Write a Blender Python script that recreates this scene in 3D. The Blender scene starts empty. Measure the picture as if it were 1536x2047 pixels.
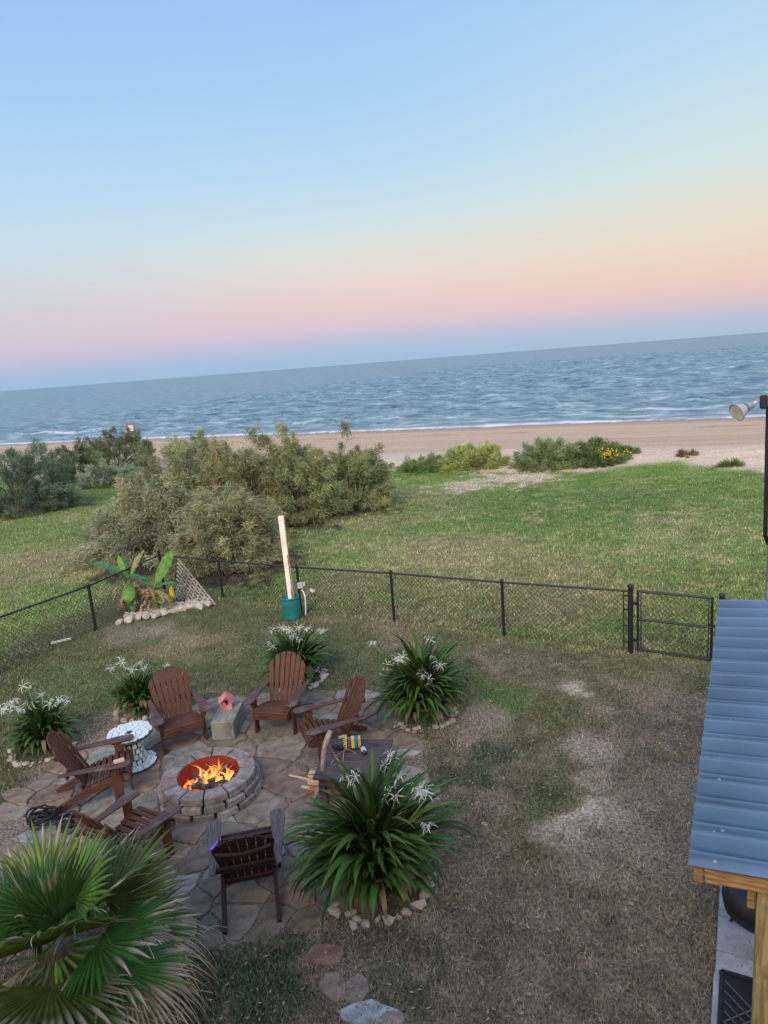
import bpy, bmesh, math, random
import numpy as np
from mathutils import Vector, Matrix, Euler
SC = bpy.context.scene
COL = SC.collection
rad = math.radians
sin, cos, pi = math.sin, math.cos, math.pi

# ------------------------------------------------------------------ camera
CH, CF, CP, CR = 5.3, 1400.0, math.atan(300 / 1400.0), rad(4.43)
cd = bpy.data.cameras.new('camera'); cam = bpy.data.objects.new('camera', cd); COL.objects.link(cam)
cd.sensor_fit = 'HORIZONTAL'; cd.sensor_width = 36; cd.lens = 36 * CF / 1536
cd.clip_start = 0.05; cd.clip_end = 40000
cam.location = (0, 0, CH)
cam.rotation_euler = (Matrix.Rotation(pi / 2 - CP, 3, 'X') @ Matrix.Rotation(-CR, 3, 'Z')).to_euler()
SC.camera = cam
SC.render.resolution_x = 768; SC.render.resolution_y = 1024

# ------------------------------------------------------------------ view + world
SC.view_settings.view_transform = 'Standard'; SC.view_settings.look = 'None'
SC.view_settings.exposure = 0.0; SC.view_settings.gamma = 1.0
SC.view_settings.use_curve_mapping = False

def lin(c):
    return tuple(((v / 255) / 12.92 if v <= 10 else (((v / 255) + .055) / 1.055) ** 2.4) for v in c)

W = bpy.data.worlds.new('World'); SC.world = W; W.use_nodes = True
nt = W.node_tree; nt.nodes.clear()
def wn(t): return nt.nodes.new(t)
tc = wn('ShaderNodeTexCoord'); sp = wn('ShaderNodeSeparateXYZ'); nt.links.new(tc.outputs['Generated'], sp.inputs[0])
def ramp(stops, gain=1.0):
    r = wn('ShaderNodeValToRGB'); e = r.color_ramp.elements
    while len(e) > 1: e.remove(e[-1])
    for i, (p, c) in enumerate(stops):
        k = e[0] if i == 0 else e.new(p)
        k.position = p; k.color = tuple(v * gain for v in lin(c)) + (1,)
    nt.links.new(sp.outputs['Z'], r.inputs[0]); return r
UP = [(.55, (158, 192, 245)), (1.0, (150, 184, 240))]
r_c = ramp([(0, (160, 190, 217)), (.016, (166, 190, 218)), (.034, (186, 192, 216)), (.055, (220, 196, 207)), (.08, (231, 202, 202)), (.11, (231, 213, 206)),
            (.145, (222, 222, 214)), (.185, (204, 223, 230)), (.24, (186, 217, 239)), (.32, (169, 207, 242)), (.40, (159, 199, 242))] + UP)
r_l = ramp([(0, (156, 188, 220)), (.016, (166, 188, 219)), (.034, (193, 190, 216)), (.055, (210, 196, 213)), (.08, (209, 202, 214)), (.12, (206, 212, 220)),
            (.17, (198, 219, 232)), (.24, (182, 214, 242)), (.32, (165, 205, 243)), (.40, (156, 197, 242))] + UP)
r_r = ramp([(0, (168, 193, 212)), (.018, (175, 192, 213)), (.036, (206, 192, 203)), (.058, (230, 198, 193)), (.085, (234, 207, 190)), (.12, (231, 216, 198)),
            (.16, (224, 221, 208)), (.20, (210, 225, 223)), (.25, (200, 223, 230)), (.32, (186, 216, 239)), (.40, (170, 208, 242))] + UP)
r_b = ramp([(0, (255, 190, 130)), (.1, (255, 215, 165)), (.25, (245, 230, 210)), (.45, (215, 222, 238)), (.7, (180, 203, 240)), (1.0, (150, 184, 240))], 1.6)
def mr(sock, a, b):
    m = wn('ShaderNodeMapRange'); m.interpolation_type = 'SMOOTHSTEP'
    m.inputs['From Min'].default_value = a; m.inputs['From Max'].default_value = b
    nt.links.new(sock, m.inputs['Value']); return m.outputs['Result']
def mixw(f, a, b):
    m = wn('ShaderNodeMix'); m.data_type = 'RGBA'
    nt.links.new(f, m.inputs[0]); nt.links.new(a, m.inputs[6]); nt.links.new(b, m.inputs[7]); return m.outputs[2]
c1 = mixw(mr(sp.outputs['X'], -.05, .5), r_c.outputs[0], r_r.outputs[0])
c1 = mixw(mr(sp.outputs['X'], .05, -.5), c1, r_l.outputs[0])
c1 = mixw(mr(sp.outputs['Y'], .2, -.5), c1, r_b.outputs[0])
bg = wn('ShaderNodeBackground'); bg.inputs[1].default_value = 1.0; nt.links.new(c1, bg.inputs[0])
sky = wn('ShaderNodeTexSky'); sky.sky_type = 'NISHITA'; sky.sun_disc = False
sky.sun_elevation = rad(14); sky.sun_rotation = rad(200)
bg2 = wn('ShaderNodeBackground'); bg2.inputs[1].default_value = 0.004; nt.links.new(sky.outputs[0], bg2.inputs[0])
ads = wn('ShaderNodeAddShader'); nt.links.new(bg.outputs[0], ads.inputs[0]); nt.links.new(bg2.outputs[0], ads.inputs[1])
wo = wn('ShaderNodeOutputWorld'); nt.links.new(ads.outputs[0], wo.inputs[0])

sl = bpy.data.lights.new('sun', 'SUN'); sl.energy = 3.0; sl.angle = rad(34); sl.color = (1.0, .84, .70)
so = bpy.data.objects.new('sun', sl); COL.objects.link(so)
so.rotation_euler = Vector((.25, .80, -.62)).to_track_quat('-Z', 'Y').to_euler()

# ------------------------------------------------------------------ projection helpers (pixel of the photograph -> ground point)
def ray(px, py):
    u = px - 768; v = py - 1023.5
    a = u * cos(CR) - v * sin(CR); b = u * sin(CR) + v * cos(CR)
    return a, CF * cos(CP) - b * sin(CP), b * cos(CP) + CF * sin(CP)
def G(px, py, z=0.0):
    a, f, d = ray(px, py); t = (CH - z) / d
    return (a * t, f * t)
def TZ(px, py, Y):
    a, f, d = ray(px, py); return CH - Y * d / f

# ------------------------------------------------------------------ numpy noise
def vnoise(x, y, seed=0):
    x = np.asarray(x, float); y = np.asarray(y, float)
    xi = np.floor(x).astype(np.int64); yi = np.floor(y).astype(np.int64); xf = x - xi; yf = y - yi
    def h(a, b):
        n = (a * 374761393 + b * 668265263 + seed * 974711) & 0xffffffff
        n = ((n ^ (n >> 13)) * 1274126177) & 0xffffffff
        return ((n ^ (n >> 16)) & 0xffff) / 65535.0
    u = xf * xf * (3 - 2 * xf); v = yf * yf * (3 - 2 * yf)
    return (h(xi, yi) * (1 - u) + h(xi + 1, yi) * u) * (1 - v) + (h(xi, yi + 1) * (1 - u) + h(xi + 1, yi + 1) * u) * v
def fbm(x, y, seed=0, oct=4):
    s = 0; a = .5; t = 0
    for i in range(oct):
        s = s + a * vnoise(x * 2 ** i, y * 2 ** i, seed + i * 7); t += a; a *= .55
    return s / t
def sst(a, b, x):
    t = np.clip((x - a) / (b - a), 0, 1); return t * t * (3 - 2 * t)

SN = (.395, .919)          # shore normal
def S_(x, y): return x * SN[0] + y * SN[1]
def T_(x, y): return x * SN[1] - y * SN[0]
def terrain(x, y):
    x = np.asarray(x, float); y = np.asarray(y, float)
    s = S_(x, y); t = T_(x, y)
    z = -.35 * sst(16, 33, s)
    dn = np.exp(-((s - 37.0) / 2.6) ** 2) * (.15 + .55 * fbm(t * .12, s * .2, 5)) * sst(-25, 0, t + 6)
    z = z + dn
    z = z - 1.15 * sst(36, 66, s) * 1.0 - .0 * s
    z = z - .035 * np.clip(s - 66, 0, 60)
    z = z + (fbm(x * .8, y * .8, 3) - .5) * .05 * sst(1.5, 4, np.hypot(x + 2.5, y - 8)) * sst(60, 45, s)
    return z
def tz(x, y): return float(terrain(x, y))
def GT(px, py):
    z = 0
    for i in range(6):
        x, y = G(px, py, z); z = tz(x, y)
    return x, y, z

FP = [(-5.72, 17.08), (-4.05, 16.22), (-2.03, 14.98), (.04, 13.78), (2.11, 12.57), (4.12, 11.41)]     # fence posts
def fence_y(x): return 13.80 - .601 * (x - .04)

# ------------------------------------------------------------------ ground albedo
PATIO = [(-5.35, 8.0), (-4.95, 9.1), (-4.45, 10.0), (-3.1, 10.9), (-1.6, 10.95), (-.45, 10.6), (.25, 9.1), (.25, 8.0), (-.55, 6.8), (-.95, 5.85), (-2.15, 5.55), (-2.9, 5.9), (-4.6, 7.0)]
def in_poly(x, y, poly):
    x = np.asarray(x, float); y = np.asarray(y, float); r = np.zeros(np.broadcast(x, y).shape, bool); n = len(poly)
    for i in range(n):
        x1, y1 = poly[i]; x2, y2 = poly[(i + 1) % n]
        c = ((y1 > y) != (y2 > y)) & (x < (x2 - x1) * (y - y1) / (y2 - y1 + 1e-12) + x1); r ^= c
    return r
PATCH = [  # photo px, radius m, kind (g green, d dark green, s pale sand, e earth)
    ((1010, 1400), .55, 'g', 1.0), ((960, 1370), .35, 'g', .9), ((980, 1420), .5, 'g', .6), ((1155, 1378), .32, 's', .8), ((1190, 1630), .40, 's', 1.0), ((1130, 1665), .42, 's', .8), ((1240, 1690), .5, 's', .55), ((1120, 1700), .4, 'e', .6), ((1180, 1500), .3, 's', .4), ((1290, 1640), .6, 'e', .5),
    ((1230, 1720), .45, 'e', .8), ((1190, 1560), .25, 's', .35), ((960, 1440), .42, 'e', 1.0), ((950, 1480), .4, 'e', .8), ((1350, 1600), .45, 'e', .7), ((1400, 1575), .3, 'e', .8),
    ((940, 1540), .5, 'd', .8), ((1080, 1590), .32, 'd', .8), ((1010, 1500), .4, 'd', .5), ((540, 1975), .3, 'd', .9), ((600, 1890), .16, 'd', .9), ((450, 1990), .3, 'd', .6),
    ((860, 1770), .5, 'e', .6), ((350, 1290), .8, 'b', .8), ((260, 1275), .7, 'e', .7), ((420, 1275), .5, 'b', .6), ((170, 1470), .6, 'b', .9), ((230, 1430), .4, 'b', .8), ((300, 1330), .7, 'g', .3),
    ((130, 1350), .8, 'g', .45), ((200, 1390), .7, 'g', .35), ((660, 1340), .5, 'd', .5), ((760, 1240), .9, 'b', .6), ((640, 1290), .7, 'd', .4), ((50, 1590), .5, 'd', .4),
    ((1280, 1350), .7, 'b', .4), ((1100, 1330), .8, 'd', .3), ((1340, 1760), .9, 'b', .5), ((1000, 1780), .8, 'd', .25), ((740, 1940), .5, 'd', .4), ((480, 1930), .4, 'd', .5), ((1250, 1300), .5, 'b', .3),
    ((900, 1090), 1.6, 'b', .45), ((700, 1160), 1.2, 'b', .4), ((110, 1120), 2.0, 'b', .7), ((760, 1040), 1.4, 'b', .45), ((1100, 1210), .9, 'b', .6), ((850, 980), 2.5, 'b', .4),
    ((1280, 985), 4., 'g', .5), ((1050, 1000), 4., 'g', .5), ((940, 955), 1.6, 's', .8), ((1030, 940), 1.8, 's', 1.0), ((1000, 1130), 2., 'b', .35), ((290, 1000), 2., 's', .25)]
PATCH += [((300, 1125), 1.6, 'l', 1.), ((450, 1140), 1.6, 'l', 1.), ((380, 1060), 2.2, 'l', 1.), ((490, 1055), 1.8, 'l', 1.), ((600, 1035), 1.8, 'l', 1.), ((700, 1012), 1.4, 'l', 1.), ((30, 1010), 2.6, 'l', 1.), ((230, 930), 2.2, 'l', 1.), ((390, 1160), .9, 'l', .9)]  # l: shade under the shrubs, painted into the ground as dark brown
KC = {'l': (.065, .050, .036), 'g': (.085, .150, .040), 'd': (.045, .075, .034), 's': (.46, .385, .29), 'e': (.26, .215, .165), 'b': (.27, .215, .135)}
def ground_color(x, y, blade=False):
    x = np.asarray(x, float); y = np.asarray(y, float)
    s = S_(x, y); t = T_(x, y); yd = sst(-.4, .6, fence_y(x) - y) * sst(-9.5, -8.5, x + (y - 12) * -.4)
    n1 = fbm(x * .45, y * .45, 11); n2 = fbm(x * 1.6, y * 1.6, 23); n3 = fbm(x * 6, y * 6, 31, 3)
    def C(c): return np.array(c)[None, :]
    sh = x.shape; x1 = x.ravel(); y1 = y.ravel(); f = lambda a: np.asarray(a).ravel()[:, None]
    near = C((.205, .165, .115)) + (C((.110, .120, .054)) - C((.205, .165, .115))) * f(sst(.44, .64, n2 * .6 + n1 * .4 + (y - 9.0) * .032 - (x - 1) * .012))
    far = C((.150, .205, .062)) + (C((.250, .240, .115)) - C((.150, .205, .062))) * f(sst(.42, .72, n1 * .5 + n2 * .5))
    far = far * (1 - f(sst(22, 31, s)) * np.array([[.22, .05, .3]]))
    c = far + (near - far) * f(yd)
    c = c * f(.60 + .80 * n3)
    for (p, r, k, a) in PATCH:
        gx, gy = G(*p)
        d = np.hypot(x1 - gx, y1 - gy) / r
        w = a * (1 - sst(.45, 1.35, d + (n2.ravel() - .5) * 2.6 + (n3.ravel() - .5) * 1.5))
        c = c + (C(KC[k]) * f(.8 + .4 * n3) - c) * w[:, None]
    # sand
    edge = 33.0 + (fbm(t * .25, s * .25, 77) - .5) * 3.6
    w = sst(-.5, .5, s - edge)
    tr = fbm(t * .05, s * 2.2, 51); spk = fbm(t * 3, s * 3, 52)
    dune = C((.57, .455, .345)) * f(.8 + .36 * spk)
    beach = C((.50, .365, .255)) * f(.74 + .5 * tr)
    wet = C((.33, .255, .195))
    sd = dune + (beach - dune) * f(sst(39, 42.5, s + (n1 - .5) * 3))
    wr = np.exp(-((s - 57.5 - 1.6 * (fbm(t * .08, s * 0, 9) - .5)) / .35) ** 2) * sst(.5, .62, fbm(t * 1.2, s * 1.5, 14))
    sd = sd * (1 - .65 * f(wr))
    sd = sd + (wet - sd) * f(sst(61, 64.8, s + (fbm(t * .1, s * .1, 8) - .5) * 2))
    c = c + (sd - c) * f(w)
    # path through the bushes, left
    px_, py_, _ = GT(292, 942)
    d = np.hypot((x1 - px_) / 1.3, (y1 - py_) / 3.2)
    c = c + (C((.42, .38, .33)) - c) * (1 - sst(.7, 1.2, d))[:, None]
    # patio bed
    d = np.hypot((x1 + 2.3), (y1 - 8.3))
    pin = in_poly(x1 + (n3.ravel() - .5) * .3, y1 + (n2.ravel() - .5) * .4, PATIO)
    c = np.where(pin[:, None], C((.215, .17, .135)) * f(.75 + .5 * n3), c)
    return c.reshape(sh + (3,))

# ------------------------------------------------------------------ mesh helpers
def link(name, me, parent=None, loc=None, rot=None):
    o = bpy.data.objects.new(name, me); COL.objects.link(o)
    if parent: o.parent = parent
    if loc is not None: o.location = loc
    if rot is not None: o.rotation_euler = rot
    return o
def npmesh(name, V, Fq, mat, colors=None, smooth=False):
    """V (n,3), Fq (m,k) all faces of k corners"""
    me = bpy.data.meshes.new(name); V = np.asarray(V, np.float32); Fq = np.asarray(Fq, np.int32); k = Fq.shape[1]
    me.vertices.add(len(V)); me.vertices.foreach_set('co', V.ravel())
    me.loops.add(Fq.size); me.loops.foreach_set('vertex_index', Fq.ravel())
    me.polygons.add(len(Fq)); me.polygons.foreach_set('loop_start', np.arange(0, Fq.size, k, dtype=np.int32))
    me.polygons.foreach_set('loop_total', np.full(len(Fq), k, np.int32))
    if smooth: me.polygons.foreach_set('use_smooth', np.ones(len(Fq), bool))
    if colors is not None:
        at = me.color_attributes.new('Col', 'FLOAT_COLOR', 'POINT')
        c = np.ones((len(V), 4), np.float32); c[:, :3] = colors; at.data.foreach_set('color', c.ravel())
    me.update(calc_edges=True); me.materials.append(mat); return me

class MB:
    def __init__(s): s.v = []; s.f = []; s.c = []
    def add(s, vs, fs, col=None):
        o = len(s.v); s.v += [tuple(v) for v in vs]; s.f += [tuple(i + o for i in f) for f in fs]
        s.c += [col if col is not None else (1, 1, 1)] * len(vs)
    def box(s, c, d, R=None, col=None):
        vs = []
        for z in (-1, 1):
            for (x, y) in ((-1, -1), (1, -1), (1, 1), (-1, 1)):
                p = Vector((x * d[0] / 2, y * d[1] / 2, z * d[2] / 2))
                if R is not None: p = R @ p
                vs.append(p + Vector(c))
        s.add(vs, [(0, 3, 2, 1), (4, 5, 6, 7), (0, 1, 5, 4), (1, 2, 6, 5), (2, 3, 7, 6), (3, 0, 4, 7)], col)
    def bar(s, a, b, w, h, up=(0, 0, 1), col=None):
        a = Vector(a); b = Vector(b); y = (b - a); L = y.length; y.normalize(); x = y.cross(Vector(up)).normalized(); z = x.cross(y)
        R = Matrix((x, y, z)).transposed(); s.box((a + b) / 2, (w, L, h), R, col)
    def tube(s, pts, rs, n=6, cap=True, col=None):
        pts = [Vector(p) for p in pts]
        if not hasattr(rs, '__len__'): rs = [rs] * len(pts)
        vs = []; fs = []
        ref = Vector((0, 0, 1))
        if abs((pts[-1] - pts[0]).normalized().z) > .9: ref = Vector((1, 0, 0))
        for i, p in enumerate(pts):
            t = (pts[min(i + 1, len(pts) - 1)] - pts[max(i - 1, 0)]).normalized()
            x = t.cross(ref).normalized(); y = x.cross(t)
            for k in range(n):
                a = 2 * pi * k / n; vs.append(p + x * cos(a) * rs[i] + y * sin(a) * rs[i])
        for i in range(len(pts) - 1):
            for k in range(n):
                fs.append((i * n + k, i * n + (k + 1) % n, (i + 1) * n + (k + 1) % n, (i + 1) * n + k))
        if cap: fs.append(tuple(range(n))[::-1]); fs.append(tuple((len(pts) - 1) * n + k for k in range(n)))
        s.add(vs, fs, col)
    def prism(s, poly, z0, z1, M_=None, col=None):
        n = len(poly); vs = [Vector((p[0], p[1], z0)) for p in poly] + [Vector((p[0], p[1], z1)) for p in poly]
        if M_ is not None: vs = [M_ @ v for v in vs]
        s.add(vs, [tuple(range(n))[::-1], tuple(range(n, 2 * n))] + [(i, (i + 1) % n, (i + 1) % n + n, i + n) for i in range(n)], col)
    def lathe(s, prof, n=24, c=(0, 0, 0), col=None):
        vs = []; fs = []
        for (r, z) in prof:
            for k in range(n): a = 2 * pi * k / n; vs.append((c[0] + r * cos(a), c[1] + r * sin(a), c[2] + z))
        for i in range(len(prof) - 1):
            for k in range(n): fs.append((i * n + k, i * n + (k + 1) % n, (i + 1) * n + (k + 1) % n, (i + 1) * n + k))
        fs.append(tuple(range(n))[::-1]); fs.append(tuple((len(prof) - 1) * n + k for k in range(n)))
        s.add(vs, fs, col)
    def mesh(s, name, mat, bevel=0, smooth=False, usecol=False):
        me = bpy.data.meshes.new(name); me.from_pydata(s.v, [], s.f)
        if usecol:
            at = me.color_attributes.new('Col', 'FLOAT_COLOR', 'POINT')
            for i, c in enumerate(s.c): at.data[i].color = (c[0], c[1], c[2], 1)
        bm = bmesh.new(); bm.from_mesh(me); bmesh.ops.recalc_face_normals(bm, faces=bm.faces)
        if bevel: bmesh.ops.bevel(bm, geom=list(bm.edges), offset=bevel, segments=1, affect='EDGES', clamp_overlap=True)
        if smooth:
            for f in bm.faces: f.smooth = True
        bm.to_mesh(me); bm.free(); me.materials.append(mat); return me
    def obj(s, name, mat, parent=None, bevel=0, smooth=False, loc=None, rot=None, usecol=False):
        return link(name, s.mesh(name, mat, bevel, smooth, usecol), parent, loc, rot)

def tag(o, label=None, cat=None, group=None, kind=None):
    if label: o['label'] = label
    if cat: o['category'] = cat
    if group: o['group'] = group
    if kind: o['kind'] = kind
    return o
def empty(name, loc, rz=0, **k):
    o = bpy.data.objects.new(name, None); COL.objects.link(o); o.location = loc; o.rotation_euler = (0, 0, rz)
    o.empty_display_size = .1; tag(o, **k); return o
def copy_tree(o, parent=None):
    c = o.copy(); COL.objects.link(c); c.parent = parent
    for ch in list(o.children): copy_tree(ch, c)
    return c

# ------------------------------------------------------------------ materials
def M(name, col=(.5, .5, .5), rough=.7, nscale=8, namt=.25, bump=.3, bscale=60, stretch=(1, 1, 1), attr=False, objcol=False,
      trans=0, metal=0, spec=.3, col2=None, thr=(.35, .65), emis=None, estr=0, bdist=.01, wear=None, wscale=3):
    m = bpy.data.materials.new(name); m.use_nodes = True; t = m.node_tree; N = t.nodes; L = t.links; b = N['Principled BSDF']
    tc = N.new('ShaderNodeTexCoord'); mp = N.new('ShaderNodeMapping'); mp.inputs['Scale'].default_value = stretch; L.new(tc.outputs['Object'], mp.inputs[0])
    if attr: a = N.new('ShaderNodeAttribute'); a.attribute_name = 'Col'; base = a.outputs['Color']
    elif objcol: a = N.new('ShaderNodeObjectInfo'); base = a.outputs['Color']
    else: a = N.new('ShaderNodeRGB'); a.outputs[0].default_value = tuple(col) + (1,); base = a.outputs[0]
    nz = N.new('ShaderNodeTexNoise'); nz.inputs['Scale'].default_value = nscale; nz.inputs['Detail'].default_value = 6; L.new(mp.outputs[0], nz.inputs[0])
    r = N.new('ShaderNodeMapRange'); r.inputs['From Min'].default_value = thr[0]; r.inputs['From Max'].default_value = thr[1]; L.new(nz.outputs[0], r.inputs[0])
    if col2 is None:
        r.inputs['To Min'].default_value = 1 - namt; r.inputs['To Max'].default_value = 1 + namt
        x = N.new('ShaderNodeVectorMath'); x.operation = 'SCALE'; L.new(base, x.inputs[0]); L.new(r.outputs[0], x.inputs['Scale']); base = x.outputs[0]
    else:
        x = N.new('ShaderNodeMix'); x.data_type = 'RGBA'; L.new(r.outputs[0], x.inputs[0]); L.new(base, x.inputs[6]); x.inputs[7].default_value = tuple(col2) + (1,); base = x.outputs[2]
    if wear is not None:
        nw = N.new('ShaderNodeTexNoise'); nw.inputs['Scale'].default_value = wscale; nw.inputs['Detail'].default_value = 8; L.new(tc.outputs['Object'], nw.inputs[0])
        rw = N.new('ShaderNodeMapRange'); rw.inputs['From Min'].default_value = .52; rw.inputs['From Max'].default_value = .68; L.new(nw.outputs[0], rw.inputs[0])
        x = N.new('ShaderNodeMix'); x.data_type = 'RGBA'; L.new(rw.outputs[0], x.inputs[0]); L.new(base, x.inputs[6]); x.inputs[7].default_value = tuple(wear) + (1,); base = x.outputs[2]
    L.new(base, b.inputs['Base Color'])
    b.inputs['Roughness'].default_value = rough; b.inputs['Metallic'].default_value = metal; b.inputs['Specular IOR Level'].default_value = spec
    if bump:
        nb = N.new('ShaderNodeTexNoise'); nb.inputs['Scale'].default_value = bscale; nb.inputs['Detail'].default_value = 5; L.new(mp.outputs[0], nb.inputs[0])
        bn = N.new('ShaderNodeBump'); bn.inputs['Strength'].default_value = bump; bn.inputs['Distance'].default_value = bdist
        L.new(nb.outputs[0], bn.inputs['Height']); L.new(bn.outputs[0], b.inputs['Normal'])
    if emis is not None: b.inputs['Emission Color'].default_value = tuple(emis) + (1,); b.inputs['Emission Strength'].default_value = estr
    if trans:
        tr = N.new('ShaderNodeBsdfTranslucent'); L.new(base, tr.inputs[0]); mx = N.new('ShaderNodeMixShader'); mx.inputs[0].default_value = trans
        L.new(b.outputs[0], mx.inputs[1]); L.new(tr.outputs[0], mx.inputs[2]); L.new(mx.outputs[0], N['Material Output'].inputs[0])
    return m

m_ground = M('ground', attr=True, rough=.95, nscale=26, namt=.5, bump=.9, bscale=45, bdist=.02, spec=.1)
m_grass = M('grass_blades', attr=True, rough=.7, nscale=3, namt=.12, bump=0, trans=.25, spec=.2)
m_leaf = M('leaf', attr=True, rough=.5, nscale=9, namt=.2, bump=0, trans=.18, spec=.25)
m_fol = M('foliage', attr=True, rough=.8, nscale=2, namt=.15, bump=0, trans=.3, spec=.15)
m_bark = M('bark', (.11, .085, .065), .9, 12, .35, .8, 40, (1, 1, .3))
WOOD = (.088, .032, .018)
m_wx = M('chair_wood_x', WOOD, .55, 10, .55, .35, 40, (.6, 9, 9), spec=.3, wear=(.105, .046, .030), wscale=5)
m_wz = M('chair_wood_z', WOOD, .55, 10, .55, .35, 40, (9, 9, .6), spec=.3, wear=(.105, .046, .030), wscale=5)
m_wy = M('chair_wood_y', (.085, .040, .030), .5, 10, .38, .35, 40, (9, .6, 9), spec=.4, wear=(.14, .095, .08), wscale=4)
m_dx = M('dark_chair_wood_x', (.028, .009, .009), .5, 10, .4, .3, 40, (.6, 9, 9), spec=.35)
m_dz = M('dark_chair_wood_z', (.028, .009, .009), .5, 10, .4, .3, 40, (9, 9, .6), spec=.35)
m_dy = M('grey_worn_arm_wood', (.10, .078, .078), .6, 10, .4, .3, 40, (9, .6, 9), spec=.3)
m_stone = M('flagstone', objcol=True, rough=.8, nscale=6, namt=.42, bump=.8, bscale=16, bdist=.02, thr=(.32, .68), wear=(.20, .145, .10), wscale=3.5)
m_block = M('pit_block', objcol=True, rough=.85, nscale=14, namt=.3, bump=.7, bscale=70, bdist=.01, wear=(.12, .09, .08), wscale=7)
m_white = M('white_limestone', (.50, .45, .375), .9, 10, .25, .8, 30, wear=(.32, .27, .21), wscale=12)
m_black = M('black_vinyl', (.012, .013, .016), .45, 20, .2, 0, spec=.5)
m_tgrey = M('weathered_timber', (.27, .27, .22), .85, 9, .4, .6, 50, (9, .7, 9), wear=(.14, .12, .10), wscale=4)
m_pine = M('pine_timber', (.40, .225, .10), .65, 7, .35, .3, 40, (1, 9, 9), thr=(.4, .6), wear=(.30, .13, .045), wscale=6)
m_pinez = M('treated_post', (.36, .27, .115), .7, 6, .3, .3, 40, (8, 8, .6), thr=(.4, .6), wear=(.22, .16, .06), wscale=5)
m_lumber = M('pale_lumber', (.62, .46, .30), .7, 8, .25, .3, 40, (1, 8, 8))
m_dkwood = M('dark_table_wood', (.085, .062, .060), .6, 9, .45, .4, 50, (.7, 9, 9), wear=(.05, .03, .03), wscale=4)
m_drift = M('driftwood', (.33, .28, .24), .85, 12, .4, .5, 40, (6, 6, 1))
m_paver = M('grey_paver', (.34, .345, .36), .9, 12, .14, .3, 60, wear=(.26, .26, .27), wscale=3)
m_pink = M('pink_birdhouse_paint', (.58, .20, .18), .7, 10, .2, .2, 40, wear=(.62, .35, .30), wscale=9)
m_dark = M('very_dark', (.012, .012, .012), .8, 5, .1, 0)
m_teal = M('teal_plastic', (.012, .155, .15), .4, 4, .15, .1, 20, spec=.5, wear=(.02, .20, .19), wscale=2)
m_wpost = M('white_painted_post', (.78, .74, .66), .6, 6, .08, .2, 30, (6, 6, .8), wear=(.70, .58, .44), wscale=2.5)
m_rust = M('rust', (.28, .12, .045), .9, 20, .4, .5, 60)
m_pvc = M('grey_pvc', (.55, .55, .54), .5, 10, .1, 0)
m_lat = M('weathered_lattice', (.30, .275, .245), .85, 14, .3, .4, 60)
m_yel = M('yellow_paint', (.72, .58, .05), .5, 10, .15, .1, 40)
m_red = M('red_paint', (.42, .03, .05), .5, 10, .2, .1, 40)
m_orng = M('orange_wood', (.27, .12, .065), .7, 10, .2, .2, 30)
m_sign = M('white_board', (.62, .58, .56), .7, 10, .08, 0)
m_siding = M('grey_siding', (.13, .135, .15), .7, 4, .12, .2, 30, wear=(.22, .24, .24), wscale=6)
m_hosem = M('black_rubber', (.015, .015, .018), .55, 10, .2, 0, spec=.4)

# ------------------------------------------------------------------ ground sheet
def axis(lo, hi, step, ext_lo, ext_hi, g=1.13):
    a = list(np.arange(lo, hi + 1e-6, step)); st = step; v = lo
    while v > ext_lo: st *= g; v -= st; a.insert(0, v)
    st = step; v = hi
    while v < ext_hi: st *= g; v += st; a.append(v)
    return np.array(a)
gx = axis(-8.5, 6, .085, -700, 700, 1.10)
gy = np.concatenate([axis(3.5, 17, .085, -60, 17, 1.25), axis(17.16, 46, .16, 17.1, 46)[0:], axis(46.3, 110, .33, 46.2, 900, 1.2)])
gy = np.unique(np.round(gy, 3))
XX, YY = np.meshgrid(gx, gy); ZZ = terrain(XX, YY)
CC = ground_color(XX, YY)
pin = in_poly(XX, YY, PATIO)
ZZ = ZZ + (fbm(XX * 3, YY * 3, 41) - .5) * .025 * (~pin) - .006 * pin
ny, nx = XX.shape
idx = np.arange(nx * ny).reshape(ny, nx)
FQ = np.stack([idx[:-1, :-1], idx[:-1, 1:], idx[1:, 1:], idx[1:, :-1]], -1).reshape(-1, 4)
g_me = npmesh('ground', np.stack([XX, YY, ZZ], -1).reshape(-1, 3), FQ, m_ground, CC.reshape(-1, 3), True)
g = link('ground', g_me); tag(g, kind='structure')

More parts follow.
